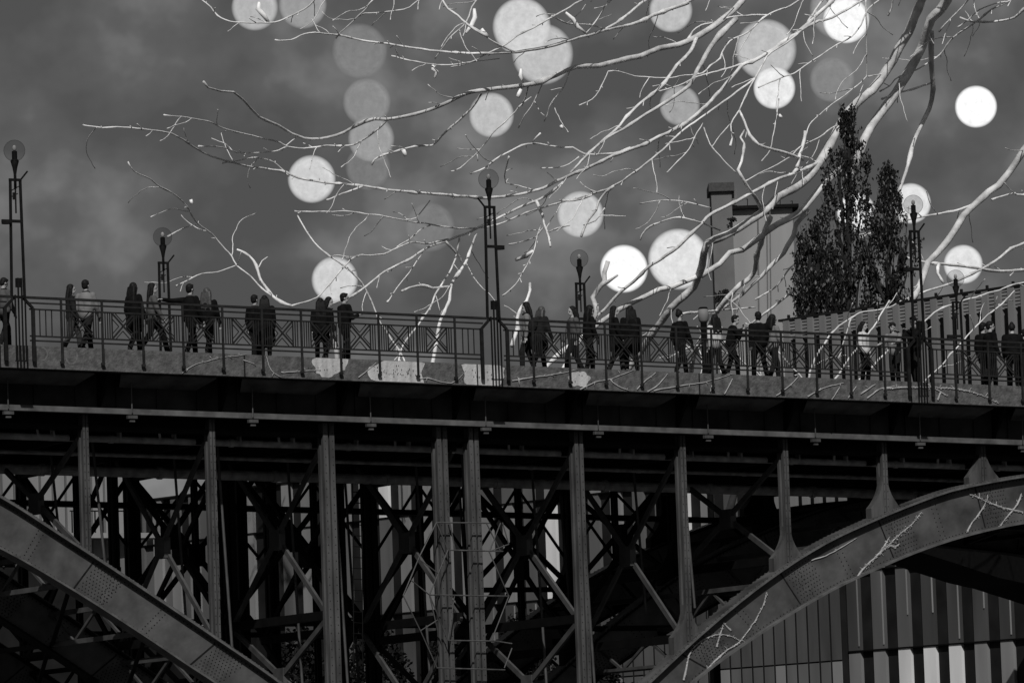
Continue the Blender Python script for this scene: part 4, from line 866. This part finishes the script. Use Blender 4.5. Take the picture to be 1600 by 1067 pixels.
def person(label, s, Y, zf, h, head=0, hair='s', hc='d', coat='b', clen='hip', trous='k', pose='walk', stride=.3, lean=0, hyaw=0, hpitch=0, al=None, ar=None, bag=None, wide=1.):
    K = h/1.74
    root = empty('person', (s, Y, zf), label, 'person'); root.rotation_euler = (0, 0, rad(head)); root.scale = (K, K, K)
    Rl = Matrix.Rotation(rad(lean), 3, 'Y'); hip = V((-.05*sin(rad(lean))*2, 0, .93-abs(stride)*.08))
    def tor(p): return hip + Rl @ V(p)
    ch_ = tor((.0, 0, .38)); nk = tor((0, 0, .52)); hd = tor((.02, 0, .655))
    Rh = Matrix.Rotation(rad(hyaw), 3, 'Z') @ Matrix.Rotation(rad(hpitch+lean*.3), 3, 'Y')
    H = lambda x, y, z: hd + Rh @ V((x, y, z))
    B = MB(); T = MB(); C = MB(); Sh = MB(); HB = MB()
    # head
    B.ell(H(-.008, 0, .03), (.094, .075, .100), 18, 12, Rh); B.ell(H(.022, 0, -.045), (.062, .052, .062), 14, 9, Rh); B.ell(H(.055, 0, -.088), (.022, .024, .018), 10, 6, Rh)
    B.ell(H(.091, 0, -.018), (.020, .012, .022), 8, 6, Rh); B.tube([H(.083, 0, .022), H(.103, 0, -.022)], [.007, .013], 8)
    B.ell(H(.078, 0, .030), (.016, .046, .010), 8, 6, Rh); B.ell(H(.082, 0, -.057), (.012, .022, .008), 8, 6, Rh)
    for y in (-1, 1): B.ell(H(-.012, y*.077, -.005), (.018, .009, .030), 8, 6, Rh)
    B.cap(tor((0, 0, .46)), H(-.018, 0, -.06), .056, .050); B.ell(tor((0, 0, .36)), (.09, .16, .12), 14, 10, Rl); B.cap(tor((0, 0, .0)), tor((0, 0, .36)), .11, .11); B.ell(hip, (.10, .145, .11), 14, 8)
    # coat body
    wx = 1.0*wide
    C.ell(tor((-.01, 0, .37)), (.128*wx, .192*wx, .155), 18, 12, Rl); C.cap(tor((-.005, .06, .12)), tor((-.005, .07, .34)), .135*wx, .128*wx); C.cap(tor((-.005, -.06, .12)), tor((-.005, -.07, .34)), .135*wx, .128*wx)
    C.ell(tor((0, 0, .0)), (.145*wx, .19*wx, .16), 16, 10, Rl); C.ell(tor((-.01, 0, .475)), (.075, .09, .05), 12, 8, Rl)
    if clen in ('mid', 'long'): 
        zz = .66 if clen == 'mid' else .48
        for y in (-.07, .07): C.cap(hip+V((0, y, 0)), V((stride*.1, y*1.2, zz)), .14*wx, .15*wx)
    # legs
    for sg in (-1, 1):
        st = stride*sg; hj = hip+V((0, sg*.085, -.02)); a = st*1.0
        if pose == 'stand': a = sg*.04
        foot = V((a*.95, sg*.10, .085+(max(0, -a)*.13)))
        kn = (hj+foot)/2+V((.05+abs(a)*.10, 0, 0.02)); pitch = max(0, -a)*1.0
        B.cap(hj, kn, .078, .052); B.cap(kn, foot, .052, .036); B.ell(foot+V((.05, 0, -.045)), (.10, .036, .03), 10, 6)
        T.cap(hj, kn, .098, .074); T.cap(kn, foot+V((0, 0, .03)), .072, .062)
        Rf = Matrix.Rotation(pitch, 3, 'Y'); c = foot+V((.055, 0, -.04)); Sh.ell(c, (.135, .048, .040), 14, 8, Rf); Sh.cap(foot+V((-.02, 0, .02)), foot+V((-.02, 0, -.04)), .046, .046)
    T.ell(hip, (.125, .165, .12), 14, 8)
    # arms
    for sg, spec in ((1, al), (-1, ar)):
        sh = tor((0, sg*.185, .43))
        if spec is None:
            sw = -stride*sg*.9; el = sh+V((.10*sw*2, sg*.05, -.27)); wr = el+V((.07+.12*max(sw, 0)*2, -sg*.01, -.235))
        elif spec == 'rail': el = sh+V((.17, sg*.05, -.20)); wr = el+V((.22, -sg*.02, -.03))
        elif spec == 'out': el = sh+V((.02, sg*.27, -.02)); wr = el+V((.03, sg*.25, .03))
        elif spec == 'fwd': el = sh+V((.22, sg*.02, -.14)); wr = el+V((.22, -sg*.04, .12))
        elif spec == 'phone': el = sh+V((.07, sg*.05, -.27)); wr = el+V((.22, -sg*.06, .08))
        elif spec == 'face': el = sh+V((.13, sg*.02, -.24)); wr = el+V((.08, -sg*.05, .24))
        elif spec == 'hug': el = sh+V((.05, sg*.20, -.13)); wr = el+V((.12, sg*.20, .02))
        elif spec == 'pocket': el = sh+V((-.07, sg*.09, -.27)); wr = el+V((.14, -sg*.04, -.17))
        else: el, wr = sh+V(spec[0]), sh+V(spec[1])
        B.cap(sh, el, .045, .036); B.cap(el, wr, .036, .026)
        C.cap(sh, el, .074*wx, .062); C.cap(el, wr-(wr-el).normalized()*.02, .061, .048)
        d = (wr-el).normalized(); sd = d.cross(V((0, 0, 1)));
        if sd.length < .3: sd = V((0, 1, 0)).cross(d) if abs(d.z) < .9 else V((1, 0, 0))
        sd.normalize(); nrm = sd.cross(d).normalized()
        if nrm.z > 0: nrm = -nrm
        pm = wr+d*.045; Rm = Matrix((d, sd, nrm)).transposed(); B.ell(pm, (.052, .040, .017), 12, 8, Rm)
        for k, ln in enumerate((.062, .072, .068, .052)):
            o = (k-1.5)*.0205; b0 = wr+d*.082+sd*o; b1 = b0+d*ln*.5+nrm*.006; b2 = b1+d*ln*.38+nrm*ln*.35; B.cap(b0-d*.02, b1, .0095, .0088, 8); B.cap(b1, b2, .0088, .0078, 8)
        tb0 = wr+d*.02-sd*.032; tb1 = tb0+d*.035-sd*.022+nrm*.008; B.cap(tb0, tb1, .012, .010, 8); B.cap(tb1, tb1+d*.028+nrm*.006, .010, .0085, 8)
    remesh(B, 'body', M_skin, root, .0095, 2)
    for y in (-1, 1):
        MB().ell(H(.081, y*.031, .008), (.009, .014, .008), 8, 6, Rh).build('eye', M_eye, root, origin=(0, 0, 0), smooth=True)
    MB().ell(H(.090, 0, -.058), (.007, .022, .006), 8, 6, Rh).build('mouth', M_lip, root, origin=(0, 0, 0), smooth=True)
    # hair
    hm = HM[hc]
    HB.ell(H(-.026, 0, .052), (.098, .088, .096), 18, 12, Rh)
    if hair in ('l', 'bob'):
        L_ = .40 if hair == 'l' else .20
        for k in range(-3, 4):
            y = k*.026; a0 = H(-.07, y, .03); a1 = H(-.098, y*1.25, -.10); a2 = a0.lerp(a1, 1)+V((-.02, y*.25, -.03-L_*.5)); a3 = a2+V((.015, y*.1, -L_*.45))
            HB.tube([a0, a1, a2, a3], [.05, .045, .04, .016], 8); HB.ell(a2, (.04, .04, .05), 8, 6)
        for y in (-1, 1): HB.tube([H(-.01, y*.072, .06), H(-.015, y*.088, -.04), H(-.03, y*.092, -.12), H(-.05, y*.09, -.12-L_*.4)], [.035, .030, .03, .014], 8)
    if hair == 'bun': HB.ell(H(-.07, 0, .135), (.048, .048, .042), 10, 8); HB.ell(H(-.08, 0, .02), (.05, .07, .07), 10, 8)
    if hair == 's': HB.ell(H(-.055, 0, .0), (.062, .078, .085), 12, 8, Rh); HB.ell(H(.03, 0, .105), (.06, .062, .03), 12, 8, Rh)
    if hair == 'hood': HB.ell(H(-.055, 0, -.02), (.085, .10, .12), 14, 9, Rh)
    if hair == 'cap': HB.ell(H(-.03, 0, .06), (.105, .092, .085), 14, 9, Rh); HB.ell(H(.09, 0, .065), (.07, .065, .012), 12, 5, Rh)
    remesh(HB, 'cap' if hair == 'cap' else 'hair', hm, root, .014, 2)
    remesh(C, 'coat' if clen != 'hip' else 'jacket', CM[coat], root, .019, 3); remesh(T, 'trousers', CM[trous], root, .018, 2); remesh(Sh, 'shoes', M_shoe, root, .014, 1)
    if hair in ('s', 'bob', 'hood') and clen != 'long' and wide < 1.1:       # collar or scarf
        SB = MB(); SB.ell(tor((.01, 0, .515)), (.085, .095, .035), 14, 8, Rl); SB.ell(tor((.03, 0, .495)), (.09, .10, .03), 14, 8, Rl); remesh(SB, 'collar', CM['g' if coat in 'bk' else 'k'], root, .016, 1)
    if bag:
        bm_ = MB(); c = tor((-.22, 0, .22)); bm_.ell(c, (.10, .15, .21), 16, 10, Rl)
        for y in (-1, 1): bm_.tube([tor((-.16, y*.11, .40)), tor((-.02, y*.12, .535)), tor((.125, y*.11, .40)), tor((.12, y*.12, .2))], .018, 6)
        o = remesh(bm_, 'backpack', CM[bag], None, .018, 2); o.matrix_world = Matrix.Translation((s, Y, zf)) @ Matrix.Rotation(rad(head), 4, 'Z') @ Matrix.Scale(K, 4)
        tag(o, 'rounded dark backpack on the person bending forward over the railing', 'backpack')
    return root
def place(x, ytop, yoff, **k):
    Y = D+yoff; p = at(x, ytop, Y); zf = rz(p.x, -1.235); h = p.z-zf
    k.setdefault('label', '')
    person(k.pop('label'), p.x, Y, zf+.002, max(1.52, min(1.93, h/(1+.01))), **k)
    print('person', x, round(h, 2))
PE = [
 dict(x=5, ytop=431, yoff=.55, label='person in a light hooded top looking down, cut by the left frame edge', head=10, hair='s', coat='g', trous='k', hpitch=18, stride=.2),
 dict(x=110, ytop=441, yoff=1.0, label='person with shoulder-length hair in a dark top and jeans, left of the light-jacketed walker', head=-20, hair='bob', coat='k', trous='j', stride=.22),
 dict(x=133, ytop=433, yoff=.75, label='person in a pale hooded jacket taking a long stride at far left', head=35, hair='s', coat='l', trous='k', stride=.38),
 dict(x=208, ytop=438, yoff=.6, label='person with long dark hair in a wide black coat, left of the far lamp', head=15, hair='l', coat='b', clen='mid', trous='k', stride=.25, wide=1.12),
 dict(x=237, ytop=438, yoff=.9, label='long-haired person in a paler jacket facing right just before the far lamp', head=-15, hair='l', coat='g', trous='b', stride=.36, hyaw=-10),
 dict(x=296, ytop=440, yoff=.7, label='short-haired person in black stretching one arm back to the lamp post', head=20, hair='s', coat='b', trous='b', stride=.25, al=((-.27, .12, -.02), (-.56, .16, .0)), wide=1.05),
 dict(x=323, ytop=446, yoff=.6, label='person with fair long hair in a black coat beside the arm-stretching person', head=40, hair='l', hc='m', coat='b', clen='hip', trous='b', stride=.33),
 dict(x=397, ytop=458, yoff=1.5, label='short-haired person in black, left of a closely standing pair', head=25, hair='s', coat='b', trous='k', stride=.1, pose='stand'),
 dict(x=413, ytop=459, yoff=.6, label='person with long dark hair in a broad black coat, right one of the left-centre pair', head=60, hair='l', coat='b', clen='long', trous='b', stride=.12, wide=1.25),
 dict(x=500, ytop=463, yoff=.6, label='long-haired person in black seen from behind, left one of the laughing trio', head=70, hair='l', coat='b', clen='mid', trous='k', stride=.15),
 dict(x=513, ytop=461, yoff=1.1, label='smiling person with a dark bob looking right, middle of the laughing trio', head=-25, hair='bob', coat='b', trous='w', stride=.18, hyaw=-20, hpitch=8),
 dict(x=537, ytop=455, yoff=.55, label='short-haired person in a dark coat laughing to the right, right one of the trio', head=5, hair='s', coat='b', clen='hip', trous='k', stride=.14, hyaw=-22, al='phone', ar='phone', wide=1.08),
 dict(x=822, ytop=469, yoff=1.2, label='dark-haired person in a pale jacket right of the middle lamp post', head=150, hair='bob', coat='l', trous='k', stride=.15, hpitch=10),
 dict(x=839, ytop=473, yoff=.7, label='person in a dark puffy coat bending forward over the railing', head=15, hair='bob', hc='m', coat='k', clen='mid', trous='b', stride=.32, lean=16, wide=1.2, bag='k'),
 dict(x=894, ytop=475, yoff=1.0, label='person with windblown long hair in a grey top under the far lamp', head=175, hair='l', coat='g', trous='k', stride=.28, hpitch=6),
 dict(x=918, ytop=474, yoff=.65, label='long-haired person in black holding something to the mouth, right of the far lamp', head=-10, hair='l', coat='b', clen='hip', trous='k', stride=.12, al='face', hpitch=6, lean=5),
 dict(x=959, ytop=475, yoff=.7, label='dark-coated person turning to a neighbour below the brightest low sphere', head=-20, hair='l', coat='b', clen='mid', trous='j', stride=.2, hyaw=-15),
 dict(x=984, ytop=475, yoff=.6, label='person with long black hair seen from behind below the brightest low sphere', head=75, hair='l', coat='b', clen='mid', trous='k', stride=.14, wide=1.1),
 dict(x=1061, ytop=481, yoff=.6, label='person with a hair bun and black coat walking right below the largest low sphere', head=15, hair='bun', coat='b', trous='k', stride=.3),
 dict(x=1116, ytop=488, yoff=.9, label='person with long dark hair and a white top seen from behind', head=100, hair='l', coat='w', trous='b', stride=.2),
 dict(x=1141, ytop=489, yoff=.65, label='person in black leaning on the railing with one forearm raised', head=-35, hair='s', coat='b', trous='k', stride=.15, lean=12, al='face', ar='rail', wide=1.1),
 dict(x=1184, ytop=484, yoff=.6, label='broad person in black seen from behind, left of the pale-jacketed profile', head=80, hair='s', coat='b', trous='b', stride=.18, wide=1.12),
 dict(x=1206, ytop=488, yoff=1.1, label='person in a pale jacket in profile facing right below the chimney house', head=0, hair='bob', coat='l', trous='k', stride=.2, hpitch=8),
 dict(x=1348, ytop=500, yoff=.8, label='person with dark bobbed hair and white top below the mid-sized poplar', head=-60, hair='l', coat='w', trous='b', stride=.1, pose='stand', hpitch=10),
 dict(x=1396, ytop=501, yoff=.8, label='person with dark cap and pale hooded top leaning left of the right tall lamp', head=-150, hair='cap', coat='l', trous='k', stride=.1, pose='stand', lean=8, ar='rail', al='rail'),
 dict(x=1427, ytop=492, yoff=.7, label='person in black holding a phone up behind the right tall lamp post', head=-165, hair='s', coat='b', trous='k', stride=.1, al='fwd', ar='fwd', hpitch=12),
 dict(x=1535, ytop=501, yoff=1.0, label='short-haired person in black, left one of the close pair at far right', head=10, hair='s', coat='b', trous='k', stride=.15, wide=1.15),
 dict(x=1546, ytop=499, yoff=.6, label='person in black facing right, right one of the close pair at far right', head=-10, hair='s', coat='b', clen='hip', trous='b', stride=.15, wide=1.25, hyaw=-10),
 dict(x=1580, ytop=501, yoff=.6, label='stooping person with small bun in a broad black top at far right', head=50, hair='bun', coat='b', trous='b', stride=.12, lean=12, wide=1.2),
 dict(x=1600, ytop=512, yoff=.6, label='dark-coated person cut by the right frame edge', head=80, hair='s', coat='b', trous='b', stride=.1, wide=1.15),
]
for q in PE: place(**q)
